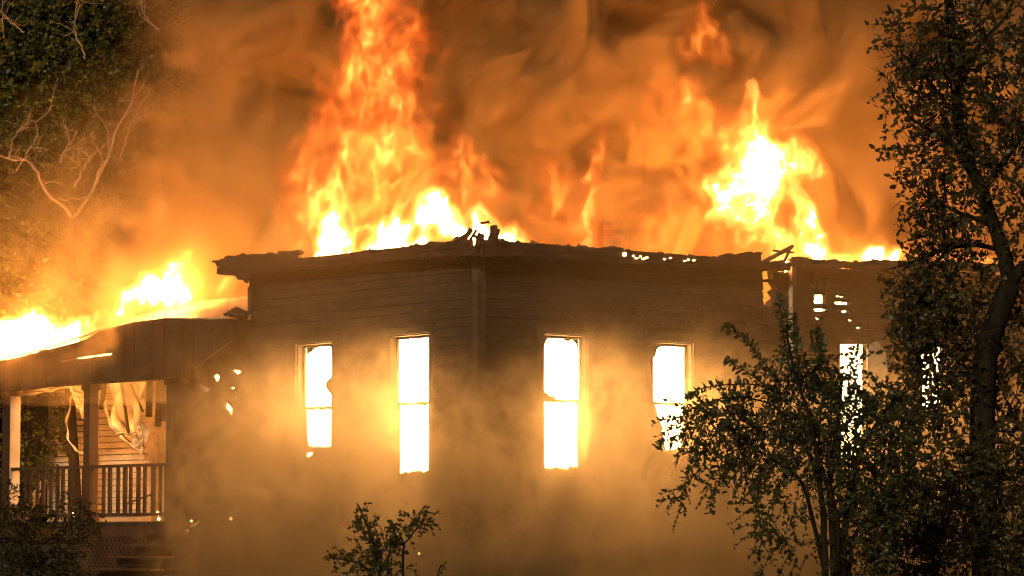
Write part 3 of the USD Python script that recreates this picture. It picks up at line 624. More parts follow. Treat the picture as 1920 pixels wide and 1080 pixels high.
FC = [[(1470, 490, 34, 1.1), (1445, 440, 42, 1.1), (1425, 390, 56, 1.25), (1430, 330, 76, 1.4), (1415, 270, 50, 1.25), (1408, 215, 32, 1.0), (1408, 165, 20, .7)],
      [(1430, 330, 66, 1.4), (1370, 345, 62, 1.05), (1318, 345, 44, .8)], [(1440, 310, 48, 1.3), (1490, 312, 46, 1.05), (1530, 305, 40, .85), (1562, 318, 22, .65)], [(1460, 330, 44, 1.3), (1500, 370, 42, 1.1), (1515, 420, 40, 1.1), (1537, 470, 36, 1.2), (1555, 492, 28, 1.1)],
      [(1410, 400, 60, .9), (1350, 385, 50, .75)], [(1470, 450, 44, .8), (1500, 490, 40, .9)],
      [(1520, 280, 22, .5), (1480, 270, 26, .6)], [(1390, 400, 40, .7), (1350, 400, 30, .5)], [(1420, 440, 30, .8), (1400, 470, 40, .5)],
      [(1390, 260, 64, .42), (1340, 225, 62, .38), (1290, 190, 56, .38), (1245, 205, 44, .32)], [(1280, 450, 70, .16), (1350, 430, 60, .2), (1230, 460, 40, .12)], [(1285, 88, 26, .46), (1305, 70, 30, .48), (1325, 42, 26, .42), (1350, 75, 28, .46), (1370, 110, 20, .42), (1362, 150, 15, .34)], [(1310, 150, 34, .36), (1295, 185, 44, .44), (1250, 210, 36, .36)], [(1375, 290, 50, .46), (1350, 240, 44, .42)]]  # the weakest wide tongue, low on the left, imitates smoke lit by flames
flame('roof_fire', 'brightest leaning flame over the right corner with a red wisp above it and a painted smoke glow at its foot', FC, lambda x: yL(x) + .9, .032, 47, depth=.7, warp=.32)
FD = [[(1540, 488, 26, 1.3), (1580, 480, 28, 1.1), (1630, 478, 30, 1.15), (1680, 482, 28, 1.1), (1740, 486, 16, .8), (1800, 488, 16, .8), (1900, 490, 18, .8)], [(1565, 480, 16, .7), (1570, 450, 12, .5)], [(1620, 475, 18, .6), (1615, 455, 10, .4)], [(1660, 480, 20, .6)], [(1860, 470, 18, .6)]]
flame('roof_fire', 'low band of flame along the wing roof behind the big tree', FD, lambda x: yL(x) + .8, .035, 51, depth=.9, core=.95, warp=.2)
FE = [[(-80, 645, 70, 1.6), (0, 635, 62, 2.0), (60, 628, 52, 1.9), (110, 625, 44, 1.7), (150, 605, 34, 1.4), (178, 580, 20, 1.0)], [(20, 605, 40, 1.6), (50, 595, 30, 1.3)], [(150, 620, 26, 1.2), (190, 605, 26, 1.0), (225, 585, 26, 1.0)], [(60, 650, 30, 1.3), (170, 628, 20, 1.1)]]
flame('porch_roof_fire', 'white hot billow of flame on the low left end of the porch roof', FE, lambda x: yL(x) + .2, .035, 61, depth=.8, warp=.24)
FE2 = [[(215, 590, 18, 1.0), (225, 560, 24, 1.3), (265, 545, 38, 1.8), (310, 545, 40, 1.8), (340, 552, 30, 1.4), (362, 558, 16, .9)], [(300, 540, 28, 1.5), (316, 505, 28, 1.3), (328, 480, 20, 1.1), (348, 462, 13, .7)], [(250, 530, 20, 1.0), (245, 505, 10, .6)], [(370, 540, 30, .4), (420, 530, 34, .35), (455, 535, 24, .3)], [(180, 605, 16, .6), (205, 590, 14, .5)]]
flame('porch_roof_fire', 'upright yellow flame higher up the porch roof beside the main eave', FE2, lambda x: yL(x) + .25, .035, 67, depth=.8, warp=.24)

# fire filling the rooms behind the windows
def room_fire(w, u, z, ru, rz, off, label, name='room_fire', seed=1, group=None, mt='room_fire'):
    u = u - off * (1.19 if abs(w.u[0] + .643) < .01 else .84)
    t = thing(name, label, 'fire', w.pt(u, z - rz, off), group)
    m = blob_mesh((0, 0, 0), (1, 1, 1), seed, .10, 4, 2.0); v = m.vertices
    v = np.sign(v) * np.abs(v) ** .6                                   # a full, boxy billow
    P = w.pt(u, z, off) + v[:, :1] * ru * w.u + v[:, 1:2] * .28 * w.n + v[:, 2:3] * rz * np.array([0, 0, 1])
    obj('flame_heart', trimesh.Trimesh(P, m.faces, process=False), M[mt], t)
    P2 = w.pt(u, z, off) + v[:, :1] * (ru + .12) * w.u + v[:, 1:2] * .34 * w.n + v[:, 2:3] * (rz + .15) * np.array([0, 0, 1])
    obj('outer_flame', trimesh.Trimesh(P2, m.faces, process=False), FL[2], t)
LAB = ('fire filling the leftmost window of the left wall', 'fire filling the tall window left of the corner', 'fire filling the window just right of the corner', 'fire filling the window beside the myrtle')
for i, (w, side, u0, u1, z0, z1, my, shapes) in enumerate(wins):
    room_fire(w, (u0 + u1) / 2, (z0 + z1) / 2, (u1 - u0) / 2 + .35, (z1 - z0) / 2 + .30, -.75, LAB[i], seed=i + 3)
a, b, c, d = door.bounds; room_fire(Rw, (a + c) / 2, (b + d) / 2 + .5, .6, 1.3, -.8, 'fire behind the wing doorway', seed=12)
a, b, c, d = wwin.bounds; room_fire(Rw, (a + c) / 2, (b + d) / 2, .6, .8, -.8, 'fire behind the wing window near the big tree trunk', seed=13)
q = BW.uz(425, 735); room_fire(BW, q[0], q[1], .45, .55, -.9, 'fire behind the burnt holes in the short wall by the porch', seed=14, mt='low_fire')
q = Rw.uz(1560, 565); room_fire(Rw, q[0], q[1], .5, .4, -.7, 'fire behind the gaps high in the wing wall', seed=15, mt='low_fire')
q = PF.uz(165, 668, OF); room_fire(PF, q[0], q[1] + .06, .8, .14, -.7, 'fire under the porch roof behind the slot in the gable', seed=16, mt='low_fire')
# embers and sparks
def ember(px, py, r, w=None, off=0.0, lab='', y=None):
    p = w.pt(*w.uz(px, py, off), off) if w is not None else at_y(px, py, y)
    e = obj('ember', blob_mesh(p, (r, r, r * 1.1), int(px), .3, 2), M['ember']); tag(e, lab, 'ember')
ember(137, 965, .035, PF, -.2, 'glowing ember on the porch floor behind the bushes, left of the middle post')
ember(297, 963, .035, PF, -.2, 'glowing ember at the foot of the railing near the corner post')
ember(298, 973, .022, PF, -.2, 'small ember just under the one by the corner post')
ember(325 - 13, 962, .02, PF, -.2, 'tiny ember close to the corner post')
ember(359, 977, .018, PF, .1, 'small ember by the top of the stair rail, left one'); ember(372, 980, .022, PF, .1, 'small ember by the top of the stair rail, right one')
ember(433, 973, .022, BW, .1, 'ember low on the short wall right of the steps')
ember(786, 1038, .014, L, .5, 'single spark low in front of the left wall')
ember(1171, 477, .03, R, OH + .04, 'bright ember on the right eave edge')
for k, (x_, y_) in enumerate(((1187, 480), (1193, 484), (1200, 481), (1207, 485), (1212, 483), (1245, 486), (1283, 489), (1290, 487), (1256, 484), (1300, 488))):
    e = obj('ember', blob_mesh(R.pt(*R.uz(x_, y_, OH + .02), OH + .02), (.03, .02, .014), k, .4, 1), M['ember']); tag(e, 'glowing ember in the charred right eave, ' + ('first', 'second', 'third', 'fourth', 'fifth', 'sixth', 'ninth', 'eighth', 'seventh', 'last')[(0, 1, 2, 3, 4, 5, 7, 8, 6, 9)[k]] + ' from the left of a row of ten', 'ember', 'embers in the right eave')
#@@TREES
def leaf_mesh(C, D, size, r, wid=.50, fold=.25):
    """Pointed leaves: base at C, pointing along D; six corners, folded a little along the midrib."""
    n = len(C); D = D / (np.linalg.norm(D, axis=1, keepdims=True) + 1e-9)
    S = np.cross(D, r.normal(size=(n, 3))); S /= np.linalg.norm(S, axis=1, keepdims=True) + 1e-9; N = np.cross(S, D)
    l = (size * np.exp(r.normal(-.05, .28, n)))[:, None]; w = l * wid
    V = np.stack([C, C + D * l * .35 + S * w * .5 + N * l * fold * .3, C + D * l * .75 + S * w * .36 + N * l * fold * .2, C + D * l - N * l * fold * .3,
                  C + D * l * .75 - S * w * .36 + N * l * fold * .2, C + D * l * .35 - S * w * .5 + N * l * fold * .3], 1).reshape(-1, 3)
    o = (np.arange(n) * 6)[:, None]
    return V, np.vstack([o + np.array([[0, 1, 5]]), o + np.array([[1, 2, 4]]), o + np.array([[1, 4, 5]]), o + np.array([[2, 3, 4]])])
def join(ms):
    V, F, k = [], [], 0
    for v, f in ms: V.append(v); F.append(np.asarray(f) + k); k += len(v)
    return np.vstack(V), np.vstack(F)
def tv(m): return np.asarray(m.vertices), np.asarray(m.faces)

def foliage(blobs, y0, r, size, twig=(.2, .45), per=9, droop=.25, shell=.6, twig_r=.004, up=.0, mult=1.0):
    """blobs: (px, py, radius px across, radius px up, depth offset m, number of twigs). Returns the leaves and the twigs."""
    C, D, T = [], [], []
    for px, py, rx, ry, dy, n in blobs:
        y = y0 + dy; c = at_y(px, py, y); s = (y + 45) / FPX
        for _ in range(int(n * mult)):
            d = r.normal(size=3); d /= np.linalg.norm(d); rad = r.uniform(0, 1) ** (1 / 3) if r.random() > shell else r.uniform(.75, 1.05)
            p = c + d * rad * np.array([rx * s, .8 * (rx + ry) / 2 * s, ry * s]); a = d * .8 + r.normal(size=3) * .6 + np.array([0, 0, up - droop]); a /= np.linalg.norm(a)
            ln = r.uniform(*twig); k = max(3, int(per * ln / twig[1])); tt = np.linspace(0, 1, k)[:, None]
            line = p + a * ln * tt + np.array([0, 0, -droop]) * ln * tt ** 2 * .8
            T.append(line[[0, k // 2, k - 1]])
            for i in range(k):
                for _q in (0, 1):
                    e = a * .7 + r.normal(size=3) * .75; C.append(line[i]); D.append(e)
    lv = leaf_mesh(np.array(C), np.array(D), size, r)
    tw = join([tv(tube(t, [twig_r, twig_r * .8, twig_r * .4], 3)) for t in T])
    return lv, tw
def limb(pts, y0, rpx, n=14, jit=.0, sides=8, r=None):
    """pts: (px, py, depth offset); rpx: radii in px at both ends"""
    q = np.array([at_y(x, y, y0 + dy) for x, y, dy in pts]); s = (y0 + 45) / FPX
    q = spline(q, n) if len(q) > 2 else np.linspace(q[0], q[-1], n)
    if jit and r is not None: q[1:-1] += r.normal(0, jit, (n - 2, 3))
    return tube(q, np.linspace(rpx[0], rpx[1], n) * s, sides)
def grow(pts, r, n=14, length=.6, rad=.012, levels=2, spread=.7, up=.2):
    """Side branches from a limb's axis."""
    out, tips = [], []
    for _ in range(n):
        i = r.integers(len(pts) // 4, len(pts)); p = pts[i]; t = pts[min(i + 1, len(pts) - 1)] - pts[max(i - 1, 0)]; t = t / (np.linalg.norm(t) + 1e-9)
        d = t * .6 + r.normal(size=3) * spread + np.array([0, 0, up]); d /= np.linalg.norm(d); l = length * r.uniform(.5, 1.2)
        q = [p]
        for k in range(5): d = d + r.normal(size=3) * .22; d /= np.linalg.norm(d); q.append(q[-1] + d * l / 5)
        out.append(tube(q, np.linspace(rad, rad * .35, 6), 5)); tips.append(np.array(q))
        if levels > 1:
            o2, t2 = grow(np.array(q), r, 4, length * .5, rad * .5, levels - 1, spread, up); out += o2; tips += t2
    return out, tips
def axis(pts, y0, n=14): return spline(np.array([at_y(x, y, y0 + dy) for x, y, dy in pts]), n)

# big tree at the right edge
r3 = np.random.default_rng(31); Y3 = -11.0
base = at_y(1848, 1005, Y3); gz3 = float(ground_z(base[0], Y3))
T3 = thing('tree', 'big dark tree at the right edge with a leaning forked trunk', 'tree', (base[0], Y3, gz3))
trk = [(1850, 1110, 0), (1846, 980, 0), (1842, 850, 0), (1843, 740, 0), (1852, 650, 0), (1876, 580, 0), (1896, 530, 0)]
obj('trunk', limb(trk, Y3, (27, 20), 24, .006, 12, r3), M['bark'], T3, smooth=True)
limbs3 = [[(1894, 535, 0), (1880, 470, .1), (1862, 420, .1), (1842, 360, .15), (1815, 300, .2), (1798, 230, .2), (1790, 140, .3), (1780, 20, .3), (1776, -60, .3)],
          [(1896, 532, 0), (1915, 505, -.1), (1950, 480, -.2), (2010, 430, -.3)], [(1852, 650, 0), (1838, 640, .1), (1818, 632, .2), (1800, 640, .2)],
          [(1842, 360, .15), (1868, 320, .1), (1900, 280, .0), (1950, 200, 0)], [(1862, 420, .1), (1800, 400, .0), (1760, 380, -.1), (1720, 360, -.1)], [(1815, 300, .2), (1770, 260, .1), (1720, 230, .0), (1680, 190, 0)],
          [(1842, 850, 0), (1870, 800, -.1), (1910, 770, -.1)], [(1798, 230, .2), (1740, 150, .1), (1690, 100, .1)], [(1880, 470, .1), (1820, 460, .2), (1760, 470, .2), (1700, 500, .2)], [(1790, 140, .3), (1840, 80, .2), (1890, 30, .2)]]
ra = [(15, 8), (13, 9), (4, 2), (7, 3), (5, 2), (5, 2), (6, 3), (4, 2), (5, 2), (5, 2)]
subs = []
for pts, rr_ in zip(limbs3, ra):
    obj('limb', limb(pts, Y3, rr_, 20, .004, 8, r3), M['bark'], T3, smooth=True)
    o_, _ = grow(axis(pts, Y3, 20), r3, 9, .5, .009, 2); subs += o_
obj('branches', join([tv(m) for m in subs]), M['bark'], T3, kind='stuff')
B3 = [(1850, 60, 90, 90, .2, 150), (1760, 60, 90, 80, 0, 120), (1690, 70, 60, 80, .1, 62), (1660, 150, 40, 60, 0, 26), (1900, 160, 80, 90, -.2, 130), (1800, 180, 100, 80, .2, 130), (1715, 190, 60, 70, .2, 60), (1690, 300, 45, 60, 0, 34),
      (1760, 290, 70, 60, .1, 70), (1900, 300, 70, 70, -.1, 90), (1830, 280, 60, 60, .3, 50), (1730, 400, 60, 50, 0, 55), (1700, 370, 40, 40, 0, 22), (1800, 390, 50, 40, .2, 36), (1910, 410, 45, 60, -.1, 55), (1720, 470, 60, 40, .2, 42), (1690, 440, 40, 30, .2, 16), (1800, 470, 50, 40, .3, 30), (1900, 500, 40, 40, .3, 20),
      (1760, 540, 80, 45, .3, 110), (1690, 600, 50, 60, .3, 72), (1780, 610, 70, 60, .3, 70), (1720, 690, 60, 50, .3, 72), (1900, 620, 50, 70, .3, 90), (1745, 670, 50, 60, -.2, 80), (1750, 740, 60, 50, -.2, 70), (1700, 560, 60, 50, -.1, 60), (1660, 560, 40, 60, .1, 24), (1800, 720, 60, 50, .4, 42), (1900, 740, 60, 60, .3, 90), (1660, 640, 30, 40, .3, 24), (1640, 100, 26, 60, 0, 10), (1625, 190, 30, 40, 0, 8), (1650, 260, 30, 40, 0, 10), (1665, 380, 25, 30, 0, 8)]
B3 = [(x + (38 if x < 1740 else 12 if x < 1800 else 0), y, rx * (.85 if x < 1740 else 1), ry, d_, n * (.8 if x < 1700 else 1.05)) for x, y, rx, ry, d_, n in B3]
lv, tw = foliage(B3, Y3, r3, .064, (.15, .36), 8, mult=.8, shell=.35)
obj('crown', lv, M['leaf_dark'], T3, kind='stuff'); obj('twigs', tw, M['bark'], T3, kind='stuff')

# crape myrtle in front of the right wall
r4 = np.random.default_rng(41); Y4 = -15.0
base = at_y(1565, 1005, Y4); gz4 = float(ground_z(base[0], Y4))
T4 = thing('myrtle_tree', 'multi-stemmed myrtle with arching sprays in front of the right wall', 'tree', (base[0], Y4, gz4))
stems4 = [[(1548, 1120, 0), (1545, 1000, 0), (1535, 900, .0), (1500, 820, .1), (1450, 760, .1)], [(1565, 1120, 0), (1562, 1000, .1), (1555, 920, .1), (1570, 800, .2), (1580, 700, .2)], [(1580, 1120, 0), (1584, 1000, -.1), (1596, 900, -.1), (1640, 800, -.1), (1690, 740, -.1)],
          [(1572, 1120, 0), (1570, 980, -.15), (1540, 880, -.2), (1520, 790, -.2), (1490, 700, -.2), (1475, 620, -.2)], [(1590, 1120, 0), (1600, 1010, .0), (1650, 960, .0), (1720, 940, 0)], [(1556, 1120, 0), (1530, 1000, .1), (1500, 900, .15), (1430, 850, .2), (1360, 800, .2)]]
subs = []
for pts, rr_ in zip(stems4, [(7, 3), (8, 3), (7, 3), (6, 2), (5, 2), (5, 2)]):
    obj('stem', limb(pts, Y4, rr_, 18, .004, 7, r4), M['bark'], T4, smooth=True)
    o_, _ = grow(axis(pts, Y4, 18), r4, 6, .35, .006, 2); subs += o_
sprays = [[(1450, 760, .1), (1380, 745, .0), (1310, 760, 0), (1260, 800, 0), (1232, 836, 0)], [(1430, 800, .1), (1350, 810, 0), (1310, 860, 0), (1285, 900, 0), (1278, 945, 0)], [(1470, 740, 0), (1400, 720, 0), (1330, 725, 0), (1290, 745, 0)], [(1480, 740, -.1), (1440, 690, -.1), (1400, 640, -.1), (1358, 612, -.1)],
          [(1490, 720, -.1), (1474, 660, -.1), (1466, 600, -.1), (1462, 555, -.1)], [(1500, 720, -.2), (1492, 640, -.2), (1484, 590, -.2)], [(1480, 760, 0), (1430, 720, 0), (1390, 690, 0), (1362, 676, 0)], [(1590, 760, .1), (1600, 700, .1), (1604, 650, .1)], [(1450, 800, .1), (1390, 850, .1), (1350, 900, .1), (1330, 960, .1)],
          [(1520, 700, -.1), (1540, 660, -.1), (1530, 620, -.1)], [(1440, 860, .1), (1420, 920, .1), (1432, 1000, .1)], [(1420, 780, 0), (1340, 775, 0), (1290, 810, 0), (1255, 830, 0)]]
SC, SD = [], []
for pts in sprays:
    q = axis(pts, Y4, 40); subs.append(tube(q, np.linspace(.008, .002, 40), 4))
    for i in range(6, 40):
        t = q[min(i + 1, 39)] - q[i - 1]; t /= np.linalg.norm(t)
        for sgn in (-1, 1):
            side = np.cross(t, r4.normal(0, .25, 3) + np.array([0, 1, 0])); side /= np.linalg.norm(side)
            for _q in range(1 if i % 3 else 3): SC.append(q[i] + r4.normal(0, .008, 3)); SD.append(side * sgn + t * .5 + r4.normal(0, .3, 3))
obj('branches', join([tv(m) for m in subs]), M['bark'], T4, kind='stuff')
B4 = [(1420, 770, 80, 40, .1, 90), (1350, 790, 55, 45, 0, 62), (1300, 800, 40, 35, 0, 40), (1500, 760, 70, 60, 0, 110), (1560, 790, 60, 60, .1, 110), (1440, 840, 60, 50, .1, 60), (1530, 860, 60, 50, .1, 80), (1610, 820, 50, 80, -.1, 110), (1330, 870, 40, 45, .1, 26), (1380, 860, 50, 40, .1, 40), (1480, 700, 45, 40, -.1, 36), (1540, 700, 40, 50, .1, 50),
      (1660, 800, 60, 70, -.1, 110), (1640, 900, 60, 60, -.1, 100), (1440, 960, 30, 60, .1, 30), (1480, 900, 50, 50, .1, 36), (1590, 720, 40, 60, .2, 26), (1290, 920, 22, 40, 0, 12), (1450, 1040, 30, 40, .1, 14), (1640, 960, 50, 60, -.1, 60), (1700, 900, 50, 60, -.1, 60), (1620, 1040, 50, 40, -.1, 40), (1500, 1020, 26, 40, .1, 12)]
lv, tw = foliage(B4, Y4, r4, .045, (.12, .30), 9, mult=1.0)
l2 = leaf_mesh(np.array(SC), np.array(SD), .048, r4)
obj('crown', join([lv, l2]), M['leaf_myrtle'], T4, kind='stuff'); obj('twigs', tw, M['bark'], T4, kind='stuff')

def shrub(name, label, blobs, y0, seed, size, mt, stems=(), twig=(.12, .3), per=8, cat='shrub', px=None):
    r = np.random.default_rng(seed); b = at_y(px or blobs[0][0], 1000, y0)
    t = thing(name, label, cat, (b[0], y0, float(ground_z(b[0], y0))))
    sm = [limb(p, y0, rr_, 12, .004, 5, r) for p, rr_ in stems]
    lv, tw = foliage(blobs, y0, r, size, twig, per, up=.15, mult=1.35 if len(blobs) == 11 else 1.3 if len(blobs) == 13 else 1.0)
    for m in sm: obj('stem', m, M['bark'], t, smooth=True)
    obj('foliage', lv, mt, t, kind='stuff'); obj('twigs', tw, M['bark'], t, kind='stuff'); return t
shrub('shrub', 'small sparse shrub standing in the smoke below the left wall', [(690, 985, 22, 30, 0, 16), (672, 960, 14, 12, 0, 8), (720, 1000, 32, 26, 0, 24), (700, 1020, 35, 24, .1, 18), (680, 1050, 40, 22, 0, 34), (640, 1043, 20, 7, 0, 7), (740, 975, 12, 14, 0, 5), (720, 1040, 30, 20, .1, 12), (745, 1000, 10, 18, 0, 8), (790, 975, 18, 14, 0, 16), (760, 992, 16, 12, 0, 8), (805, 965, 7, 7, 0, 5), (720, 1075, 60, 20, .1, 30)],
      -9.0, 51, .047, M['leaf_myrtle'], [([(715, 1110, 0), (705, 1040, 0), (690, 990, 0), (672, 948, 0)], (4, 1.5)), ([(725, 1110, 0), (730, 1040, 0), (740, 985, 0)], (3, 1.2)), ([(755, 1110, 0), (757, 1030, 0), (758, 1020, 0), (775, 1000, 0), (795, 975, 0)], (2.5, 1.2)), ([(758, 1025, 0), (752, 1008, 0), (740, 985, 0)], (2, 1)), ([(700, 1090, 0), (670, 1055, 0), (605, 1046, 0)], (3, 1))], (.06, .14), 5)
shrub('sprig', 'thin twig poking up at the bottom right of the small shrub', [(826, 1064, 5, 8, 0, 4)], -9.0, 52, .035, M['leaf_dark'], [([(815, 1110, 0), (822, 1075, 0), (828, 1058, 0)], (2, .8))], (.05, .1), 4, 'twig')
shrub('bush', 'dark flowering bush in front of the porch railing, bottom left corner', [(40, 1010, 70, 60, 0, 170), (100, 1015, 55, 50, .2, 110), (40, 1070, 90, 40, -.2, 140), (110, 1070, 50, 36, .1, 80), (120, 955, 40, 25, .3, 34), (165, 985, 26, 20, .4, 20), (20, 950, 30, 40, .2, 40), (-40, 1000, 60, 80, 0, 60), (150, 960, 20, 22, .4, 10)],
      -4.2, 53, .045, M['leaf_dark'], [([(60, 1110, 0), (50, 1030, 0), (40, 960, 0)], (4, 1.5))], (.1, .25), 8)
shrub('bush', 'dense dark shrubs under the big tree, bottom right corner', [(1720, 960, 70, 60, 0, 150), (1800, 930, 80, 80, .2, 150), (1880, 950, 70, 90, 0, 150), (1900, 860, 50, 60, .2, 90), (1760, 860, 60, 60, .3, 100), (1700, 1040, 70, 40, -.1, 90), (1820, 1050, 90, 50, -.1, 120), (1900, 1050, 50, 50, 0, 70), (1620, 1010, 40, 40, .2, 24), (1960, 900, 50, 150, 0, 80), (1700, 780, 50, 50, .3, 60)],
      -13.2, 54, .05, M['leaf_dark'], [([(1760, 1110, 0), (1740, 1000, 0), (1720, 900, 0)], (5, 2)), ([(1860, 1110, 0), (1870, 1000, 0), (1880, 900, 0)], (5, 2))], (.12, .3), 8)

# trees behind the porch, lit by the fire
r1 = np.random.default_rng(61); Y1 = 11.5
base = at_y(150, 1005, Y1)
T1 = thing('tree', 'tall tree behind the porch with pale bare limbs lit by the fire', 'tree', (base[0], Y1, GZ))
tr1 = [[(150, 1060, 0), (140, 900, 0), (130, 700, 0), (132, 560, 0), (134, 410, 0)], [(134, 410, 0), (120, 385, -.2), (95, 372, -.4), (80, 345, -.5), (68, 315, -.6), (48, 300, -.6), (18, 298, -.6), (-20, 280, -.6)], [(95, 372, -.4), (140, 372, -.2), (175, 368, 0)], [(134, 410, 0), (160, 380, 0), (180, 345, 0), (205, 290, -.1), (225, 230, -.1), (245, 200, 0), (260, 130, 0)], [(140, 350, -.2), (160, 310, -.3), (175, 290, -.3)],
       [(225, 300, .0), (240, 250, 0), (250, 225, 0), (270, 190, 0)], [(68, 315, -.6), (50, 290, -.6), (70, 255, -.6), (62, 225, -.6)], [(18, 298, -.6), (22, 270, -.6), (40, 240, -.5)], [(180, 345, 0), (190, 310, -.1), (205, 285, -.1), (200, 240, 0)], [(114, 305, -.3), (120, 285, -.3), (135, 265, -.3), (145, 245, -.3)],
       [(160, 110, 0), (155, 90, 0), (140, 60, 0), (145, 10, 0), (148, -30, 0)], [(300, 55, 0), (275, 35, 0), (262, -10, 0)], [(45, 60, -.4), (20, 40, -.4), (0, 20, -.4)]]
tr1 = [[(x, y, d_ - .9) for x, y, d_ in q] for q in tr1]
rad1 = [(12, 6), (4, 1.8), (2, 1), (4, 1.5), (2, 1), (2, 1), (2.5, 1), (2.5, 1), (2.5, 1), (2.5, 1), (2.5, 1.2), (2, 1), (2, 1)]
subs = []
for k, (pts, rr_) in enumerate(zip(tr1, rad1)):
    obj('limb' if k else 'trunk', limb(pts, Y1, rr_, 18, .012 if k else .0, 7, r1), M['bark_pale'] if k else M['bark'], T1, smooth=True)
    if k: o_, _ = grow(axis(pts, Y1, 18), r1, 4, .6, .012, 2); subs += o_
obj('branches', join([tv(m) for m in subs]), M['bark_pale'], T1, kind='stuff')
B1 = [(40, 60, 80, 70, .3, 170), (150, 40, 90, 70, .2, 150), (80, 150, 90, 70, .2, 190), (200, 120, 80, 70, .3, 150), (280, 110, 60, 60, .4, 60), (30, 230, 60, 60, .3, 120), (130, 240, 80, 60, .2, 130), (230, 190, 70, 60, .2, 100), (300, 180, 50, 50, .3, 36), (60, 330, 60, 50, .6, 90), (150, 320, 60, 50, .5, 80), (40, 420, 70, 60, .5, 150), (100, 470, 60, 60, .3, 110), (30, 520, 60, 60, .2, 120), (120, 380, 60, 30, .6, 50), (-40, 150, 60, 200, .3, 100), (-30, 420, 60, 150, .3, 80), (60, 620, 80, 60, .4, 60), (60, 790, 60, 90, .6, 120)]
B1 += [(320, 60, 50, 50, .3, 40), (330, 140, 50, 50, .3, 40), (260, 40, 60, 50, .2, 60), (240, 260, 50, 50, .2, 50), (190, 380, 40, 40, .3, 36), (130, 470, 40, 60, -.5, 60), (120, 560, 50, 50, -.5, 60), (170, 400, 40, 40, .0, 30)]
lv, tw = foliage(B1, Y1, r1, .09, (.25, .6), 10, mult=1.25)
obj('crown', lv, M['leaf_back'], T1, kind='stuff'); obj('twigs', tw, M['bark'], T1, kind='stuff')
r2 = np.random.default_rng(71); Y2 = 12.5
base = at_y(300, 1005, Y2)
T2 = thing('tree', 'rounder tree half veiled by smoke, right of the pale limbed one', 'tree', (base[0], Y2, GZ))
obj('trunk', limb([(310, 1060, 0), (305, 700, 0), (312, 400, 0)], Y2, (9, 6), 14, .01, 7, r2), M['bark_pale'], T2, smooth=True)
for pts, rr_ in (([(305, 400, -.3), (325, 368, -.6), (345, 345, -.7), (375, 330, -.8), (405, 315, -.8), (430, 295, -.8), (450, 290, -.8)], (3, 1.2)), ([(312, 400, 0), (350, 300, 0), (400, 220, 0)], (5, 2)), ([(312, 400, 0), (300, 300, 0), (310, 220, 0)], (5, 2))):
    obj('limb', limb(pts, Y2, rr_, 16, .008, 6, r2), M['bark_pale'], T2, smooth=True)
lv, tw = foliage([(330, 250, 70, 60, .4, 90), (400, 220, 70, 50, .4, 90), (450, 260, 50, 60, .4, 50), (370, 310, 80, 50, .5, 60), (300, 330, 60, 60, .5, 60), (430, 200, 40, 30, .4, 24)], Y2, r2, .10, (.25, .65), 9, mult=1.3)
obj('crown', lv, M['leaf_back'], T2, kind='stuff'); obj('twigs', tw, M['bark'], T2, kind='stuff')
#@@SMOKE
def smoke(name, label, mesh, dens, col, g, scale, lo, hi, seed, det=4.0, dist=.6, rough=.58, masks=(), stretch=(1, 1, .8), base=0.0, round_=None, floor=0.0, front=None):
    """A closed cloud; the density follows noise between lo and hi, times ramps along the axes: masks (axis, from, to)."""
    n = {"g": ("geometry", {}), "m": ("mapping", {"scale": stretch, "location": (seed * 3.7, seed * 1.3, seed * 2.1)}),
         "n": ("noise_texture", {"scale": scale, "detail": det, "roughness": rough, "distortion": dist}),
         "r": ("map_range", {"from_min": lo, "from_max": hi, "to_min": base, "to_max": dens, "clamp": True}),
         "v": ("principled_volume", {"color": col, "anisotropy": g})}
    l = [("g.position", "m.vector"), ("m.vector", "n.vector")]; cur = "r.result"
    if front:                              # billows: deeper in, more of the noise is filled with smoke
        n["fs"] = ("separate_xyz", {}); n["fr"] = ("map_range", {"from_min": front[0], "from_max": front[1], "to_min": 0.0, "to_max": front[2], "clamp": True}); n["fa"] = ("math", {"math_type": "add"})
        l += [("g.position", "fs.vector"), ("fs.y", "fr.value"), ("n.fac", "fa.value1"), ("fr.result", "fa.value2"), ("fa.value", "r.value")]
    else: l.append(("n.fac", "r.value"))
    if masks:
        n["s"] = ("separate_xyz", {}); l.append(("g.position", "s.vector"))
    for k, (ax, a, b) in enumerate(masks):
        n[f"k{k}"] = ("map_range", {"range_type": "smoothstep", "from_min": min(a, b), "from_max": max(a, b), "to_min": 0.0 if a < b else 1.0, "to_max": 1.0 if a < b else 0.0, "clamp": True})
        n[f"x{k}"] = ("math", {"math_type": "multiply"})
        l += [(f"s.{ax}", f"k{k}.value"), (cur, f"x{k}.value1"), (f"k{k}.result", f"x{k}.value2")]; cur = f"x{k}.value"
    if floor:                              # a thin even veil under the puffs
        n["fl"] = ("math", {"math_type": "add", "value2": floor}); l.append((cur, "fl.value1")); cur = "fl.value"
    if round_ is not None:                 # thins out towards its rim
        c, rad = round_
        n["rm"] = ("mapping", {"location": tuple(-float(a) / float(b) for a, b in zip(c, rad)), "scale": tuple(1 / float(b) for b in rad)})
        n["rl"] = ("vector_math", {"math_type": "length"}); n["rk"] = ("map_range", {"range_type": "smoothstep", "from_min": .15, "from_max": .95, "to_min": 1.0, "to_max": 0.0, "clamp": True}); n["rx"] = ("math", {"math_type": "multiply"})
        l += [("g.position", "rm.vector"), ("rm.vector", "rl.vector1"), ("rl.value", "rk.value"), (cur, "rx.value1"), ("rk.result", "rx.value2")]; cur = "rx.value"
    l.append((cur, "v.density"))
    mt = usdkit.material(stage, '/World/Looks/' + name + f'_{seed}', n, l, volume="v.volume")
    return obj(name, mesh, mt, None, label=label, cat='smoke', kind='stuff')
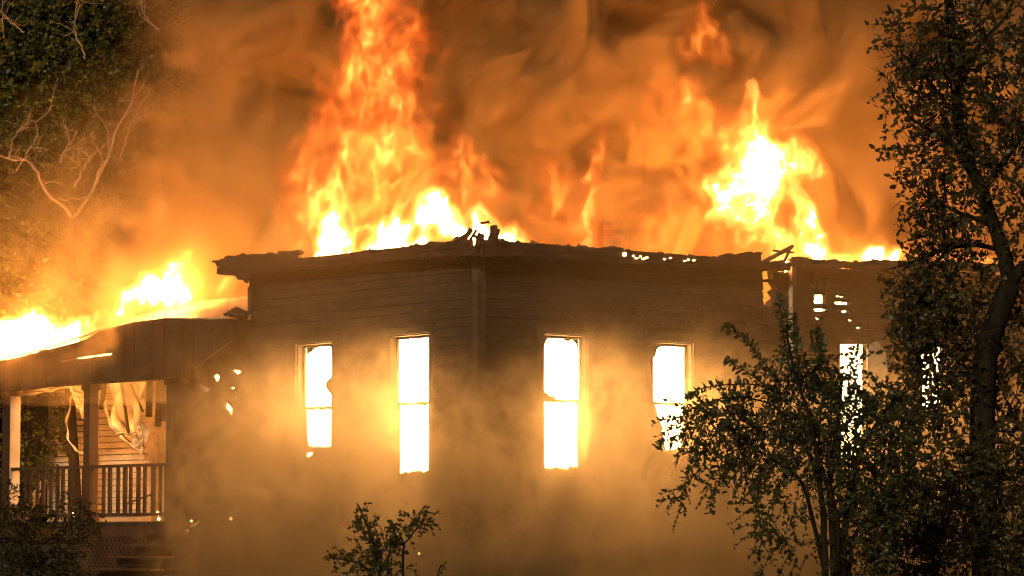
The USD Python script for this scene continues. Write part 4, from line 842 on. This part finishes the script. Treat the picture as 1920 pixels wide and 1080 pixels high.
def cloud(x0, x1, y0, y1, z0, z1, seed, amp=.05, e=.35):
    m = trimesh.creation.icosphere(4); v = m.vertices; v = np.sign(v) * np.abs(v) ** e
    v = v / np.maximum(1, np.abs(v).max(1, keepdims=True)); n = meshkit.fbm(m.vertices * 2.2 + seed, 3, seed)[:, None]
    v = v * (1 + amp * 2 * (n - .5))
    return trimesh.Trimesh(np.array([(x0 + x1) / 2, (y0 + y1) / 2, (z0 + z1) / 2]) + v * np.array([(x1 - x0) / 2, (y1 - y0) / 2, (z1 - z0) / 2]), m.faces, process=False)
SMC = (.90, .52, .21)
smoke('smoke_plume', 'thick orange lit smoke rising behind the whole house', cloud(-15, 19, 5.0, 18, .9, 18, 3), 2.4, SMC, .0, .50, .61, .69, 1, det=7.0, dist=.6, rough=.62, stretch=(1, 1, 1), masks=(("x", -7.0, -2.2),), base=.025, front=(5.0, 13.0, .32))
smoke('smoke_bank', 'golden smoke bank rolling off the porch roof in front of the trees', cloud(-11.0, -2.6, 5.6, 10.0, 3.6, 9.6, 9), .8, (.88, .66, .38), .2, .7, .46, .60, 4, dist=1.4, masks=(("x", -9.4, -4.8), ("z", 9.0, 5.4)), base=.045)
smoke('ground_smoke', 'golden smoke drifting low in front of the walls', cloud(-6.8, 7.5, -5.0, 4.0, .6, 8.2, 5), 1.5, (.88, .70, .43), .45, 1.15, .49, .575, 2, dist=2.0, det=6.0, rough=.66, masks=(("z", 4.2, 1.0), ("x", -5.0, -3.8)), base=.03, floor=.008)
for i, (w, side, u0, u1, z0, z1, my, shapes) in enumerate(wins):   # clouds added outside every window to give it bloom
    c = w.pt((u0 + u1) / 2 + (.1, -.1, .05, .1)[i], (z0 + z1) / 2 - .25, .9); rad = (1.25, 1.25, 1.75); m = trimesh.creation.icosphere(3)
    V = c + m.vertices * np.array(rad) * 1.02; dd = (V - w.o) @ w.n; V = V + np.maximum(0, .06 - dd)[:, None] * w.n      # flattened against the wall
    smoke('window_bloom_cloud', ('haze added for bloom at the leftmost window of the left wall', 'haze added for bloom at the tall window left of the corner', 'haze added for bloom at the window just right of the corner', 'haze added for bloom at the window beside the myrtle')[i],
          trimesh.Trimesh(V, m.faces, process=False), .40, (.88, .70, .44), .45, 1.6, .44, .62, 10 + i, dist=1.8, det=5.0, base=.035, round_=(c, rad))
